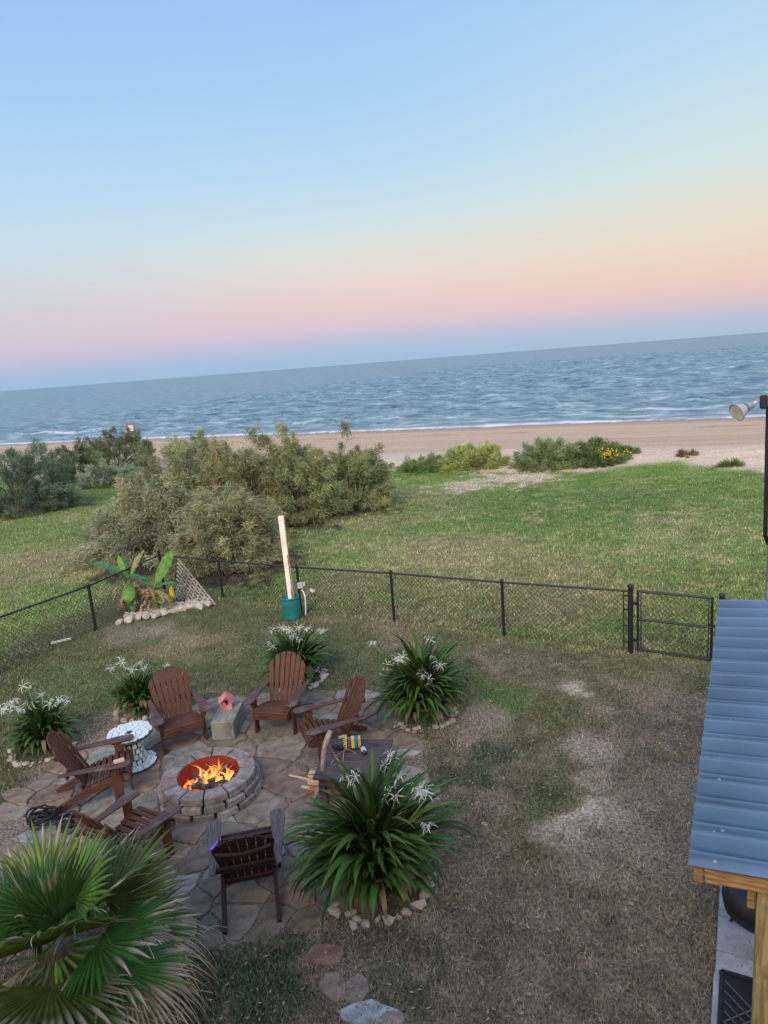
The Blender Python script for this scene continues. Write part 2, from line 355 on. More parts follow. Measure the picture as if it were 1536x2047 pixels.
# ------------------------------------------------------------------ sea
def sea_material():
    m = bpy.data.materials.new('sea_water'); m.use_nodes = True; t = m.node_tree; N = t.nodes; L = t.links; b = N['Principled BSDF']
    tc = N.new('ShaderNodeTexCoord')
    def nz(scale, st, det=4, rough=.55):
        mp = N.new('ShaderNodeMapping'); mp.inputs['Scale'].default_value = st; L.new(tc.outputs['Object'], mp.inputs[0])
        n = N.new('ShaderNodeTexNoise'); n.inputs['Scale'].default_value = scale; n.inputs['Detail'].default_value = det; n.inputs['Roughness'].default_value = rough
        L.new(mp.outputs[0], n.inputs[0]); return n.outputs[0]
    def math_(op, a, b_, c=None):
        x = N.new('ShaderNodeMath'); x.operation = op
        for i, v in enumerate((a, b_, c)):
            if v is None: continue
            if isinstance(v, (int, float)): x.inputs[i].default_value = v
            else: L.new(v, x.inputs[i])
        return x.outputs[0]
    n1 = nz(.45, (.5, 1, 1), 5, .65); n2 = nz(1.3, (.5, 1, 1), 4, .6); n3 = nz(.045, (.3, 1, 1), 3)
    h = math_('ADD', math_('MULTIPLY', n1, 1.3), math_('MULTIPLY', n2, .35))
    h = math_('ADD', h, math_('MULTIPLY', n3, 2.0))
    bn = N.new('ShaderNodeBump'); bn.inputs['Strength'].default_value = .6; bn.inputs['Distance'].default_value = 1.1
    L.new(h, bn.inputs['Height'])
    def vn(scale, st, k):
        mp = N.new('ShaderNodeMapping'); mp.inputs['Scale'].default_value = st; L.new(tc.outputs['Object'], mp.inputs[0])
        n = N.new('ShaderNodeTexNoise'); n.inputs['Scale'].default_value = scale; n.inputs['Detail'].default_value = 3; L.new(mp.outputs[0], n.inputs[0])
        a = N.new('ShaderNodeVectorMath'); a.operation = 'SUBTRACT'; L.new(n.outputs['Color'], a.inputs[0]); a.inputs[1].default_value = (.5, .5, .5)
        c = N.new('ShaderNodeVectorMath'); c.operation = 'MULTIPLY'; L.new(a.outputs[0], c.inputs[0]); c.inputs[1].default_value = (k * .5, k, 0); return c.outputs[0]
    ad = N.new('ShaderNodeVectorMath'); ad.operation = 'ADD'; L.new(vn(1.6, (.8, 1, 1), 2.6), ad.inputs[0]); L.new(vn(.30, (.6, 1, 1), 2.2), ad.inputs[1])
    gn = N.new('ShaderNodeNewGeometry'); a2 = N.new('ShaderNodeVectorMath'); a2.operation = 'ADD'; L.new(bn.outputs[0], a2.inputs[0]); L.new(ad.outputs[0], a2.inputs[1])
    nn_ = N.new('ShaderNodeVectorMath'); nn_.operation = 'NORMALIZE'; L.new(a2.outputs[0], nn_.inputs[0]); L.new(nn_.outputs[0], b.inputs['Normal'])
    mx = N.new('ShaderNodeMix'); mx.data_type = 'RGBA'
    mx.inputs[6].default_value = (.095, .175, .205, 1); mx.inputs[7].default_value = (.28, .39, .43, 1)
    r = N.new('ShaderNodeMapRange'); r.inputs['From Min'].default_value = .42; r.inputs['From Max'].default_value = .66; L.new(n1, r.inputs[0]); L.new(r.outputs[0], mx.inputs[0])
    # foam: bands parallel to the shore (object Y = distance out from the shore)
    sp = N.new('ShaderNodeSeparateXYZ'); L.new(tc.outputs['Object'], sp.inputs[0]); y = sp.outputs[1]
    nw = nz(.05, (1, 1, 1), 3); yw = math_('ADD', y, math_('MULTIPLY', math_('SUBTRACT', nw, .5), 5.0))
    def band(c, w, thr):
        d = math_('ABSOLUTE', math_('SUBTRACT', yw, c), 0); e = math_('SUBTRACT', 1.0, math_('DIVIDE', d, w))
        e = math_('MAXIMUM', e, 0.0); nn = nz(.5, (.35, 1.2, 1), 5)
        k = math_('MULTIPLY', math_('SUBTRACT', nn, thr), 7.0); return math_('MULTIPLY', e, math_('MINIMUM', math_('MAXIMUM', k, 0.0), 1.0))
    tot = band(66.2, 2.0, .15)
    for c, w, th in ((70.0, 1.1, .42), (73.5, 1.2, .42), (78, 1.2, .46), (84, 1.4, .5), (91, 1.4, .52), (100, 1.5, .56)): tot = math_('MAXIMUM', tot, math_('MULTIPLY', band(c, w, th), .5))
    tot = math_('MINIMUM', math_('MULTIPLY', tot, 1.3), 1.0)
    mf = N.new('ShaderNodeMix'); mf.data_type = 'RGBA'; L.new(tot, mf.inputs[0]); L.new(mx.outputs[2], mf.inputs[6]); mf.inputs[7].default_value = (.62, .64, .66, 1)
    L.new(mf.outputs[2], b.inputs['Base Color'])
    rr = math_('ADD', .36, math_('MULTIPLY', tot, .6)); L.new(rr, b.inputs['Roughness']); b.inputs['IOR'].default_value = 1.33
    return m
m_sea = sea_material()
su = np.concatenate([np.arange(60, 170, .4), 170 * 1.0035 ** np.arange(0, 300), 485 * 1.06 ** np.arange(0, 70)]); su = su[su < 26000]
tu = np.concatenate([-110 * 1.12 ** np.arange(50, 0, -1), np.arange(-110, 90.1, .7), 90 * 1.12 ** np.arange(1, 52)])
TT, SS = np.meshgrid(tu, su)
amp = sst(66, 78, SS) * (1 - sst(380, 480, SS)) * (1 - sst(90, 130, np.abs(TT + 10)))
ZS = amp * ((fbm(TT * .30 + SS * .03, SS * .42, 61, 3) - .5) * 1.0 + (fbm(TT * .10, SS * .15, 67, 2) - .5) * .9)
ZS = ZS + .16 * np.exp(-((SS - 72.5 - 1.5 * (vnoise(TT * .04, TT * 0, 3) - .5)) / .9) ** 2) + .14 * np.exp(-((SS - 79 - 2.5 * (vnoise(TT * .03, TT * 0, 4) - .5)) / 1.1) ** 2)
iu = np.arange(TT.size).reshape(TT.shape)
FQ = np.stack([iu[:-1, :-1], iu[:-1, 1:], iu[1:, 1:], iu[1:, :-1]], -1).reshape(-1, 4)
sea = link('sea', npmesh('sea', np.stack([TT, SS, ZS], -1).reshape(-1, 3), FQ, m_sea, None, True), None, (0, 0, -1.5), (0, 0, -math.atan2(SN[0], SN[1])))
tag(sea, kind='structure')

# ------------------------------------------------------------------ patio of flagstones
rnd = random.Random(7)
patio_me = MB(); 
def clip_poly(poly, nx_, ny_, d):
    out = []
    for i in range(len(poly)):
        a = poly[i]; b = poly[(i + 1) % len(poly)]; da = a[0] * nx_ + a[1] * ny_ - d; db = b[0] * nx_ + b[1] * ny_ - d
        if da <= 0: out.append(a)
        if da * db < 0:
            t = da / (da - db); out.append((a[0] + (b[0] - a[0]) * t, a[1] + (b[1] - a[1]) * t))
    return out
def voronoi(seeds, i, gap):
    sx, sy = seeds[i]; p = [(sx - 1, sy - 1), (sx + 1, sy - 1), (sx + 1, sy + 1), (sx - 1, sy + 1)]
    for j, (ox, oy) in enumerate(seeds):
        if j == i: continue
        dx, dy = ox - sx, oy - sy; L = math.hypot(dx, dy)
        if L > 2: continue
        dx /= L; dy /= L
        p = clip_poly(p, dx, dy, (sx + ox) / 2 * dx + (sy + oy) / 2 * dy - gap)
        if len(p) < 3: return None
    return p
def rough_poly(p, amp, rn, n=3):
    out = []
    for i in range(len(p)):
        a = Vector(p[i]); b = Vector(p[(i + 1) % len(p)]); L = (b - a).length
        if L < .03: continue
        k = max(1, min(n, int(L / .12))); nrm = Vector((-(b - a).y, (b - a).x)) / max(L, 1e-6)
        for q in range(k):
            t = q / k; out.append(a.lerp(b, t) + nrm * rn.uniform(-amp, amp))
    return out
def warp(p):
    out = []
    for (x, y) in p:
        out.append((x + (fbm(x * 2.6, y * 2.6, 71, 3) - .5).item() * .34, y + (fbm(x * 2.6, y * 2.6, 72, 3) - .5).item() * .34))
    return out
STC = [(.23, .175, .125), (.20, .165, .125), (.25, .20, .15), (.23, .22, .185), (.22, .155, .115), (.27, .235, .19), (.19, .165, .12), (.25, .17, .12), (.27, .27, .245), (.17, .14, .105)]
def stone_slab(poly, z0, z1, name, mat, parent, rn, col, loc=None, tilt=0.0):
    mb = MB(); n = len(poly); cx = sum(p[0] for p in poly) / n; cy = sum(p[1] for p in poly) / n
    o = [Vector((p[0] - cx, p[1] - cy, z0)) for p in poly]
    m_ = [Vector((p[0] - cx, p[1] - cy, z1 - .012)) for p in poly]
    i_ = [Vector(((p[0] - cx) * .94, (p[1] - cy) * .94, z1 + rn.uniform(-.003, .003))) for p in poly]
    mb.add(o + m_ + i_, [(k, (k + 1) % n, (k + 1) % n + n, k + n) for k in range(n)] + [(k + n, (k + 1) % n + n, (k + 1) % n + 2 * n, k + 2 * n) for k in range(n)] + [tuple(range(2 * n, 3 * n))])
    ob = mb.obj(name, mat, parent, loc=(cx, cy, 0) if loc is None else loc, rot=(rn.uniform(-tilt, tilt), rn.uniform(-tilt, tilt), 0)); kf = rn.uniform(.78, 1.18); ob.color = tuple(c * kf for c in col) + (1,)
    return ob
patio = empty('patio', (0, 0, 0)); tag(patio, kind='structure')
seeds = []
def poisson(n, dmin, inside):
    for _ in range(n):
        x = rnd.uniform(-6.4, 1.4); y = rnd.uniform(4.4, 12)
        dd = dmin * (0.62 + .75 * vnoise(x * .9, y * .9, 99).item())
        if all(math.hypot(x - a, y - b) > dd for a, b in seeds): seeds.append((x, y))
poisson(6000, .40, True)
for i, (x, y) in enumerate(seeds):
    if not bool(in_poly(x, y, PATIO)): continue
    if math.hypot(x + 2.53, y - 8.2) < .30: continue
    p = voronoi(seeds, i, .009 + rnd.random() * .012)
    if not p: continue
    p = warp(rough_poly(p, .006, rnd, 7))
    if len(p) < 3: continue
    stone_slab(p, -.04, .012 + rnd.random() * .014, 'flagstone', m_stone, patio, rnd, rnd.choice(STC), tilt=.008)

# loose stepping stones in the grass
def loose(px, py, rx, ry, label, col, seed):
    rn = random.Random(seed); x, y, z = GT(px, py); n = 9
    poly = [(x + rx * cos(2 * pi * k / n) * rn.uniform(.75, 1.15), y + ry * sin(2 * pi * k / n) * rn.uniform(.75, 1.15)) for k in range(n)]
    o = stone_slab(poly, -.04, .03, 'stepping_stone', m_stone, None, rn, col); o.location.z = z; tag(o, label, 'stone', 'loose flat stones in the grass')
loose(650, 1912, .22, .13, 'reddish flat stone in dry grass below the front chair', (.23, .125, .09), 1)
loose(733, 2028, .24, .12, 'pale grey green flat stone at the bottom edge of the photo', (.40, .44, .43), 2)
loose(785, 2040, .12, .08, 'small brown flat stone just right of the pale grey green one', (.27, .21, .18), 3)
loose(668, 1975, .13, .15, 'worn tan flat stone half buried between red and pale stones, left one', (.27, .22, .16), 4)
loose(712, 1985, .12, .16, 'worn tan flat stone half buried between red and pale stones, right one', (.25, .20, .15), 5)
loose(810, 1508, .20, .09, 'pale grey flat stone past the right corner of the dark table', (.40, .40, .38), 6)

# ------------------------------------------------------------------ fire pit
PX, PY = -2.53, 8.2
pit = empty('fire_pit', (PX, PY, 0), label='round fire pit of grey concrete blocks with a fire burning inside', cat='fire pit')
def pit_block(r0, r1, a0, a1, z0, z1, mat=m_block):
    mb = MB(); K = 2; poly = []
    for k in range(K + 1): a = a0 + (a1 - a0) * k / K; poly.append((r1 * cos(a), r1 * sin(a)))
    for k in range(K, -1, -1): a = a0 + (a1 - a0) * k / K; poly.append((r0 * cos(a), r0 * sin(a)))
    mb.prism(poly, z0, z1)
    return mb
BC = [(.24, .195, .17), (.28, .235, .205), (.21, .175, .16), (.26, .235, .22), (.25, .185, .155), (.30, .265, .24)]
for c, (z0, z1, r0, r1, nb, off) in enumerate(((0.012, .098, .44, .67, 14, .1), (.104, .19, .42, .635, 14, .32), (.197, .292, .40, .605, 12, .12))):
    for k in range(nb):
        gapa = .03 if c < 2 else .018
        a0 = off + 2 * pi * k / nb + gapa; a1 = off + 2 * pi * (k + 1) / nb - gapa; dr = rnd.uniform(-.015, .02) if c < 2 else rnd.uniform(-.006, .006)
        mb = pit_block(r0 + dr, r1 + dr, a0, a1, z0, z1 + rnd.uniform(-.003, .003))
        ob = mb.obj('block', m_block, pit, bevel=.008); kf = rnd.uniform(.8, 1.15); ob.color = tuple(v * kf for v in rnd.choice(BC)) + (1,)
m_liner = M('red_liner', (.16, .028, .02), .8, 8, .3, .3, 40, wear=(.07, .03, .025), wscale=6)
mb = MB(); n = 24
vs = []; fs = []
for z in (.03, .285):
    for k in range(n): a = 2 * pi * k / n; vs.append((.395 * cos(a), .395 * sin(a), z))
for z in (.285, .03):
    for k in range(n): a = 2 * pi * k / n; vs.append((.388 * cos(a), .388 * sin(a), z))
for i in range(3):
    for k in range(n): fs.append((i * n + k, i * n + (k + 1) % n, (i + 1) * n + (k + 1) % n, (i + 1) * n + k))
mb.add(vs, fs); mb.obj('fire_liner', m_liner, pit)
# ash + embers
def ember_mat():
    m = bpy.data.materials.new('embers'); m.use_nodes = True; t = m.node_tree; N = t.nodes; L = t.links; b = N['Principled BSDF']
    tc = N.new('ShaderNodeTexCoord'); n = N.new('ShaderNodeTexNoise'); n.inputs['Scale'].default_value = 11; n.inputs['Detail'].default_value = 6; L.new(tc.outputs['Object'], n.inputs[0])
    r = N.new('ShaderNodeValToRGB'); e = r.color_ramp.elements; e[0].position = .46; e[0].color = (0, 0, 0, 1); e[1].position = .62; e[1].color = (1, .12, .015, 1); k = e.new(.75); k.color = (1, .4, .05, 1)
    L.new(n.outputs[0], r.inputs[0]); L.new(r.outputs[0], b.inputs['Emission Color']); b.inputs['Emission Strength'].default_value = 3.0
    b.inputs['Base Color'].default_value = (.06, .045, .04, 1); b.inputs['Roughness'].default_value = .95; return m
m_ember = ember_mat()
mb = MB(); pts = []; fs = []; n = 28
for ri, r in enumerate((0.0001, .1, .2, .3, .38)):
    for k in range(n):
        a = 2 * pi * k / n; pts.append((r * cos(a), r * sin(a), .07 + .06 * (1 - r / .4) + (vnoise(r * cos(a) * 14 + 50, r * sin(a) * 14 + 50, 5).item() - .5) * .07))
for i in range(4):
    for k in range(n): fs.append((i * n + k, i * n + (k + 1) % n, (i + 1) * n + (k + 1) % n, (i + 1) * n + k))
mb.add(pts, fs); o = mb.obj('ember_bed', m_ember, pit)
m_char = M('charred_log', (.05, .042, .04), .95, 14, .4, .8, 30, wear=(.32, .30, .29), wscale=10)
for k, (x, y, a, L, tl, lb) in enumerate(((.02, -.12, -.15, .5, .05, 'charred log lying across the front of the fire pit'), (.1, .05, .9, .46, .2, 'charred log leaning to the back right inside the fire pit'),
                                       (-.12, -.02, 2.2, .42, .12, 'charred log at the left side of the fire pit'), (.16, -.15, .35, .34, -.05, 'short ash white log at the right front of the fire pit'))):
    mb = MB(); d = Vector((cos(a), sin(a), tl)).normalized(); P_ = []; R_ = []
    for q in range(6): t = q / 5 - .5; P_.append(d * L * t + Vector((0, 0, .012 * sin(q * 2.3)))); R_.append(.042 + .008 * sin(q * 1.9 + k))
    mb.tube(P_, R_, 8); o = mb.obj('burning_log', m_char, None, loc=(PX + x, PY + y, .165 + .03 * (k % 2))); tag(o, lb, 'log', 'logs burning in the fire pit')
def flame_mat():
    m = bpy.data.materials.new('flame'); m.use_nodes = True; t = m.node_tree; N = t.nodes; L = t.links; N.remove(N['Principled BSDF'])
    a = N.new('ShaderNodeAttribute'); a.attribute_name = 'Col'; e = N.new('ShaderNodeEmission'); L.new(a.outputs['Color'], e.inputs[0]); e.inputs[1].default_value = 1.5
    tr = N.new('ShaderNodeBsdfTransparent'); mx = N.new('ShaderNodeMixShader'); tc = N.new('ShaderNodeTexCoord'); mp = N.new('ShaderNodeMapping'); mp.inputs['Scale'].default_value = (1, 1, .45); L.new(tc.outputs['Object'], mp.inputs[0])
    n = N.new('ShaderNodeTexNoise'); n.inputs['Scale'].default_value = 26; n.inputs['Detail'].default_value = 3; L.new(mp.outputs[0], n.inputs[0])
    r = N.new('ShaderNodeMapRange'); r.inputs['From Min'].default_value = .46; r.inputs['From Max'].default_value = .66
    sc_ = N.new('ShaderNodeSeparateColor'); L.new(a.outputs['Color'], sc_.inputs[0]); mm = N.new('ShaderNodeMath'); mm.operation = 'MULTIPLY_ADD'; mm.inputs[1].default_value = .22; L.new(sc_.outputs[1], mm.inputs[0]); L.new(n.outputs[0], mm.inputs[2]); L.new(mm.outputs[0], r.inputs[0])
    L.new(r.outputs[0], mx.inputs[0]); L.new(tr.outputs[0], mx.inputs[1]); L.new(e.outputs[0], mx.inputs[2]); L.new(mx.outputs[0], N['Material Output'].inputs[0]); return m
m_flame = flame_mat()
rf = random.Random(3)
for k in range(54):
    if k < 44: x = rf.gauss(.07, .12); y = rf.gauss(.06, .09)
    elif k < 50: x = rf.gauss(-.22, .03); y = rf.gauss(-.1, .05)
    else: x = rf.gauss(.22, .04); y = rf.gauss(-.05, .05)
    if math.hypot(x, y) > .33: continue
    h = rf.uniform(.08, .24) * (1 if k < 44 else .8); w = rf.uniform(.010, .024); mb = MB(); P_ = []; R_ = []; ph = rf.uniform(0, 6); sw = rf.uniform(.015, .05); lean = rf.uniform(-.12, .1)
    for q in range(9):
        t = q / 8; P_.append((x + sw * sin(ph + t * 5) * t + lean * t * t, y + sw * cos(ph + t * 4) * t, .13 + h * t)); R_.append(max(.001, w * (sin(pi * min(1, t * .9 + .16)) ** .8) * (1 - .55 * t)))
    mb.tube(P_, R_, 6, cap=False)
    mb.c = [((1.0, .74 - .52 * (i // 6) / 8, .24 - .22 * (i // 6) / 8)) for i in range(len(mb.v))]
    mb.obj('flame', m_flame, pit, usecol=True, smooth=True)
pl = bpy.data.lights.new('fire_glow', 'POINT'); pl.energy = 5; pl.color = (1, .38, .12); pl.shadow_soft_size = .12
po = bpy.data.objects.new('fire_glow', pl); COL.objects.link(po); po.parent = pit; po.location = (.05, .03, .26)

# ------------------------------------------------------------------ adirondack chair (front towards -Y)
def arm_poly(sx):
    pts = [(-.07, -.50), (-.02, -.535), (.05, -.53), (.085, -.49), (.088, -.36), (.06, -.15), (.03, .12), (.022, .33), (-.04, .35), (-.055, .15), (-.055, -.1), (-.075, -.36)]
    return [(sx * (.335 + x), y) for x, y in pts]
def make_chair(loc, rz, label, dark=False, group='adirondack chairs around the fire pit'):
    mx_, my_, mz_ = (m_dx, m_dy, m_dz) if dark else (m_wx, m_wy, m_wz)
    t = empty('adirondack_chair', loc, rz, label=label, cat='chair', group=group)
    # seat slats following a curve from the front edge down to the back
    prof = [(-.475, .345), (-.455, .375), (-.38, .385), (-.30, .372), (-.22, .352), (-.14, .33), (-.06, .307), (.02, .285)]
    mb = MB(); mb.bar((-.275, -.492, .325), (.275, -.492, .325), .022, .085); mb.obj('front_apron', mx_, t, bevel=.003)
    for i in range(1, 8):
        y, z = prof[i]; a = math.atan2(prof[i][1] - prof[i - 1][1], prof[i][0] - prof[i - 1][0]) if i > 1 else .25
        mb = MB(); mb.box((0, 0, 0), (.56, .058, .02)); o = mb.obj('seat_slat', mx_, t, bevel=.004, loc=(0, y, z + .012), rot=(a if i > 1 else .35, 0, 0))
    # side rails running to the ground behind
    for s in (-1, 1):
        poly = [(-.485, .27), (-.485, .345), (-.40, .375), (-.2, .345), (.05, .27), (.3, .15), (.52, .045), (.50, .0), (.40, .0), (.1, .14), (-.2, .235)]
        Mx = Matrix(((0, 0, 1, 0), (1, 0, 0, 0), (0, 1, 0, 0), (0, 0, 0, 1)))
        mb = MB(); mb.prism(poly, s * .262 - .021, s * .262 + .021, Mx); mb.obj('side_rail', my_ if not dark else m_dz, t, bevel=.003)
        mb = MB(); mb.box((s * .305, -.335, .262), (.032, .115, .524)); mb.obj('leg', mz_, t, bevel=.004)
        mb = MB(); mb.prism([(-.395, .52), (-.28, .52), (-.33, .40), (-.375, .40)], s * .335 - .012, s * .335 + .012, Mx); mb.obj('arm_bracket', mz_, t, bevel=.002)
        mb = MB(); mb.prism(arm_poly(s), .526, .550); mb.obj('arm', my_, t, bevel=.006)
    # back: seven fanned slats with an arched top
    lean = rad(27)
    B = Matrix.Translation((0, .055, .255)) @ Matrix.Rotation(-lean, 4, 'X')
    for k in range(-3, 4):
        w0, w1 = .056, .077; xb = k * .068; xt = k * .089; L = .80 - .011 * k * k - .0016 * k ** 4 * .4
        cz = .028 * (1 - (k / 3.0) ** 2); dx = xt - xb
        Lt = L + .0
        sl_ = -.012 * (2 * k - 0)      # arched top
        poly = [(xb - w0 / 2, 0), (xb + w0 / 2, 0), (xt + w1 / 2, Lt - (.018 * max(k, 0) + .002)), (xt + w1 / 4, Lt + .004), (xt - w1 / 4, Lt + .004), (xt - w1 / 2, Lt - (.018 * max(-k, 0) + .002))]
        if k != 0: poly[3] = (xt + w1 / 4, Lt + .004 - .010 * k); poly[4] = (xt - w1 / 4, Lt + .004 + .010 * k)
        # poly in (x, up); local thickness along -y
        Mk = B @ Matrix(((1, 0, 0, 0), (0, 0, -1, cz), (0, 1, 0, 0), (0, 0, 0, 1)))
        mb = MB(); mb.prism(poly, 0, .019, Mk); mb.obj('back_slat', mz_, t, bevel=.003)
    def P(x, u, d): return B @ Vector((x, d, u))
    mb = MB(); mb.bar(P(-.34, .30, .05), P(.34, .30, .05), .026, .07, up=(0, .3, 1)); mb.obj('back_brace', mx_, t, bevel=.004)
    mb = MB(); pts = [P(.27 * q / 4, .56, .012 + .036 * (1 - (q / 4.0) ** 2) + .012) for q in range(-4, 5)]
    for a, b in zip(pts[:-1], pts[1:]): mb.bar(a, b + (b - a) * .03, .03, .05, up=(0, .45, .9))
    mb.obj('upper_back_brace', mx_, t)
    mb = MB(); mb.bar(P(-.25, .02, .04), P(.25, .02, .04), .025, .07, up=(0, .3, 1)); mb.obj('lower_back_brace', mx_, t, bevel=.003)
    return t
make_chair((-3.33, 9.69, .015), rad(28), 'brown slatted garden chair at the back left between mosaic spool table and timber block')
make_chair((-1.77, 9.90, .015), rad(-15), 'brown slatted garden chair at the back facing the camera with a flowering lily behind it')
make_chair((-.88, 9.02, .015), rad(-68.9), 'brown slatted garden chair turned left beside the low dark table')
make_chair((-4.08, 8.32, .015), rad(105.5), 'brown slatted garden chair at the far left with a small wood block on its arm')
make_chair((-3.15, 6.85, .015), rad(149.3), 'brown slatted garden chair half hidden behind the fan palm')
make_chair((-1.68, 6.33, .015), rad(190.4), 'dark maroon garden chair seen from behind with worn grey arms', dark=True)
# small things on the arms
def on_arm(x, y): return None
mb = MB(); mb.box((0, 0, .018), (.13, .06, .035)); o = mb.obj('wood_block', m_lumber, None, bevel=.004, loc=(-3.62, 8.13, .568), rot=(0, 0, .5)); tag(o, 'small pale wood block on the arm of the far left chair', 'wood block')
m_purple = M('purple_cloth', (.22, .13, .62), .7, 10, .2, .1)
mb = MB(); mb.add([(-.02, -.06, 0), (.03, -.06, 0), (.012, .09, 0), (-.004, .09, 0), (-.02, -.06, .02), (.03, -.06, .025), (.012, .09, .012), (-.004, .09, .012)], [(0, 3, 2, 1), (4, 5, 6, 7), (0, 1, 5, 4), (1, 2, 6, 5), (2, 3, 7, 6), (3, 0, 4, 7)])
gxy = G(427, 1694, .57); o = mb.obj('ribbon', m_purple, None, bevel=.002, loc=(gxy[0], gxy[1], .567), rot=(0, 0, -.2)); tag(o, 'small purple ribbon lying on the left arm of the dark chair', 'ribbon')

# ------------------------------------------------------------------ mosaic spool table
def mosaic_disc(parent, name, z, r, th, seed, hole=True):
    rn = random.Random(seed); mb = MB(); mb.lathe([(r - .004, z), (r, z + .004), (r, z + th - .006), (r - .006, z + th)], 40); d = mb.obj(name, m_grout, parent, smooth=False)
    sd = []
    for _ in range(2500):
        a = rn.uniform(0, 2 * pi); q = math.sqrt(rn.random()) * (r + .12); p = (q * cos(a), q * sin(a))
        if all(math.hypot(p[0] - s[0], p[1] - s[1]) > .068 for s in sd): sd.append(p)
    for i, p in enumerate(sd):
        if math.hypot(*p) > r + .01: continue
        v = voronoi(sd, i, .0045)
        if not v: continue
        for k in range(16): a = 2 * pi * k / 16; v = clip_poly(v, cos(a), sin(a), r - .008)
        if hole:
            if math.hypot(*p) < .03: continue
        if len(v) < 3: continue
        m2 = MB(); m2.prism(v, z + th - .001, z + th + .006); m2.obj('tile', m_tile, d)
m_grout = M('dark_grout', (.05, .06, .06), .8, 20, .2, .2)
m_tile = M('white_tile', (.68, .74, .73), .25, 20, .06, 0, spec=.5)
spool = empty('spool_table', (-3.79, 9.0, .018), label='round cable spool table covered in white mosaic tiles', cat='table')
mosaic_disc(spool, 'tabletop', .46, .31, .035, 1); mosaic_disc(spool, 'base', .0, .31, .035, 2, False)
mb = MB(); mb.lathe([(.15, .035), (.15, .46)], 24); col_ = mb.obj('column', m_grout, spool)
rn = random.Random(5); n = 13
for k in range(n):
    for j in range(5):
        a0 = 2 * pi * (k + .5 * (j % 2)) / n + rn.uniform(.0, .1); a1 = 2 * pi * (k + 1 + .5 * (j % 2)) / n - .06; z0 = .04 + j * .084; z1 = z0 + .076
        mb = MB(); r0, r1 = .1505, .158; p = [(a0, z0 + rn.uniform(0, .02)), (a1, z0), (a1 - rn.uniform(0, .08), z1), (a0, z1 - rn.uniform(0, .02))]
        mb.add([(r1 * cos(a), r1 * sin(a), z) for a, z in p] + [(r0 * cos(a), r0 * sin(a), z) for a, z in p], [(0, 1, 2, 3), (0, 4, 5, 1), (1, 5, 6, 2), (2, 6, 7, 3), (3, 7, 4, 0)]); mb.obj('tile', m_tile, col_)
mb = MB(); mb.box((0, 0, .502), (.03, .03, .004)); mb.obj('centre_hole', m_dark, spool)

# ------------------------------------------------------------------ timber block, birdhouse
mb = MB(); mb.box((0, 0, .155), (.34, .66, .29))
blk = mb.obj('timber_block', m_tgrey, None, bevel=.01, loc=(-2.60, 9.77, .018), rot=(0, 0, rad(-3))); tag(blk, 'thick grey weathered timber block used as a side table between two chairs', 'timber block')
bh = empty('birdhouse', (-2.62, 9.88, .32), rad(12), label='small pink wooden birdhouse standing on the weathered timber block', cat='birdhouse')
mb = MB(); mb.prism([(-.07, 0), (.07, 0), (.08, .14), (0, .205), (-.08, .14)], -.06, .06, Matrix(((1, 0, 0, 0), (0, 0, 1, 0), (0, 1, 0, 0), (0, 0, 0, 1)))); mb.obj('wall', m_pink, bh, bevel=.003)
for s in (-1, 1):
    mb = MB(); mb.bar((s * .115, 0, .123), (0.0 + s * .002, 0, .222), .20, .014, up=(s * .6, 0, 1)); mb.obj('roof_panel', m_pink, bh, bevel=.002)
mb = MB(); mb.box((0, 0, -.005), (.17, .15, .015)); mb.obj('base', m_pink, bh)
mb = MB(); mb.tube([(0, -.059, .125), (0, -.064, .125)], .024, 12); mb.obj('entrance_hole', m_dark, bh)
mb = MB(); mb.bar((-.026, -.064, .155), (0, -.068, .085), .012, .01); mb.bar((.026, -.064, .155), (0, -.068, .085), .012, .01); mb.bar((0, -.064, .09), (0, -.064, .045), .012, .01); mb.obj('key_ornament', m_dark, bh)

# ------------------------------------------------------------------ low dark table with things on it
tb = empty('low_table', (-.615, 8.02, .018), rad(-10), label='low dark plank table with driftwood leaning and lilies in front', cat='table')
for i in range(5):
    mb = MB(); mb.box((0, -.36 + i * .182, .40), (.86, .176, .035)); mb.obj('plank', m_dkwood, tb, bevel=.004)
for s in (-1, 1):
    mb = MB(); mb.box((s * .34, 0, .335), (.05, .84, .09)); mb.obj('side_apron', m_dkwood, tb)
    mb = MB(); mb.box((0, s * .41, .335), (.62, .035, .09)); mb.obj('end_apron', m_dkwood, tb)
    for q in (-1, 1): mb = MB(); mb.box((s * .34, q * .35, .145), (.09, .09, .288)); mb.obj('leg', m_dkwood, tb, bevel=.003)
TT_ = .436
def tp(px, py, z=TT_): g = G(px, py, z); return Vector((g[0], g[1], z))
vz = empty('beaded_vase', tp(697, 1497), rad(2), label='dark bottle with yellow purple and blue beaded bands lying on the table', cat='vase')
mb = MB(); vs = []
prof = [(.0, -.215), (.045, -.21), (.075, -.16), (.085, -.09), (.075, -.03), (.06, .0), (.06, .16), (.055, .175), (.045, .18)]
Lx = Matrix(((0, 0, 1, 0), (0, 1, 0, 0), (1, 0, 0, 0), (0, 0, 0, 1)))
mb.lathe([(max(r, .002), z) for r, z in prof], 20); mb.v = [tuple(Matrix.Translation((0, 0, .086)) @ Lx @ Vector(v)) for v in mb.v]
mb.obj('bottle', M('dark_glaze', (.035, .033, .05), .5, 20, .3, .2), vz, smooth=True)
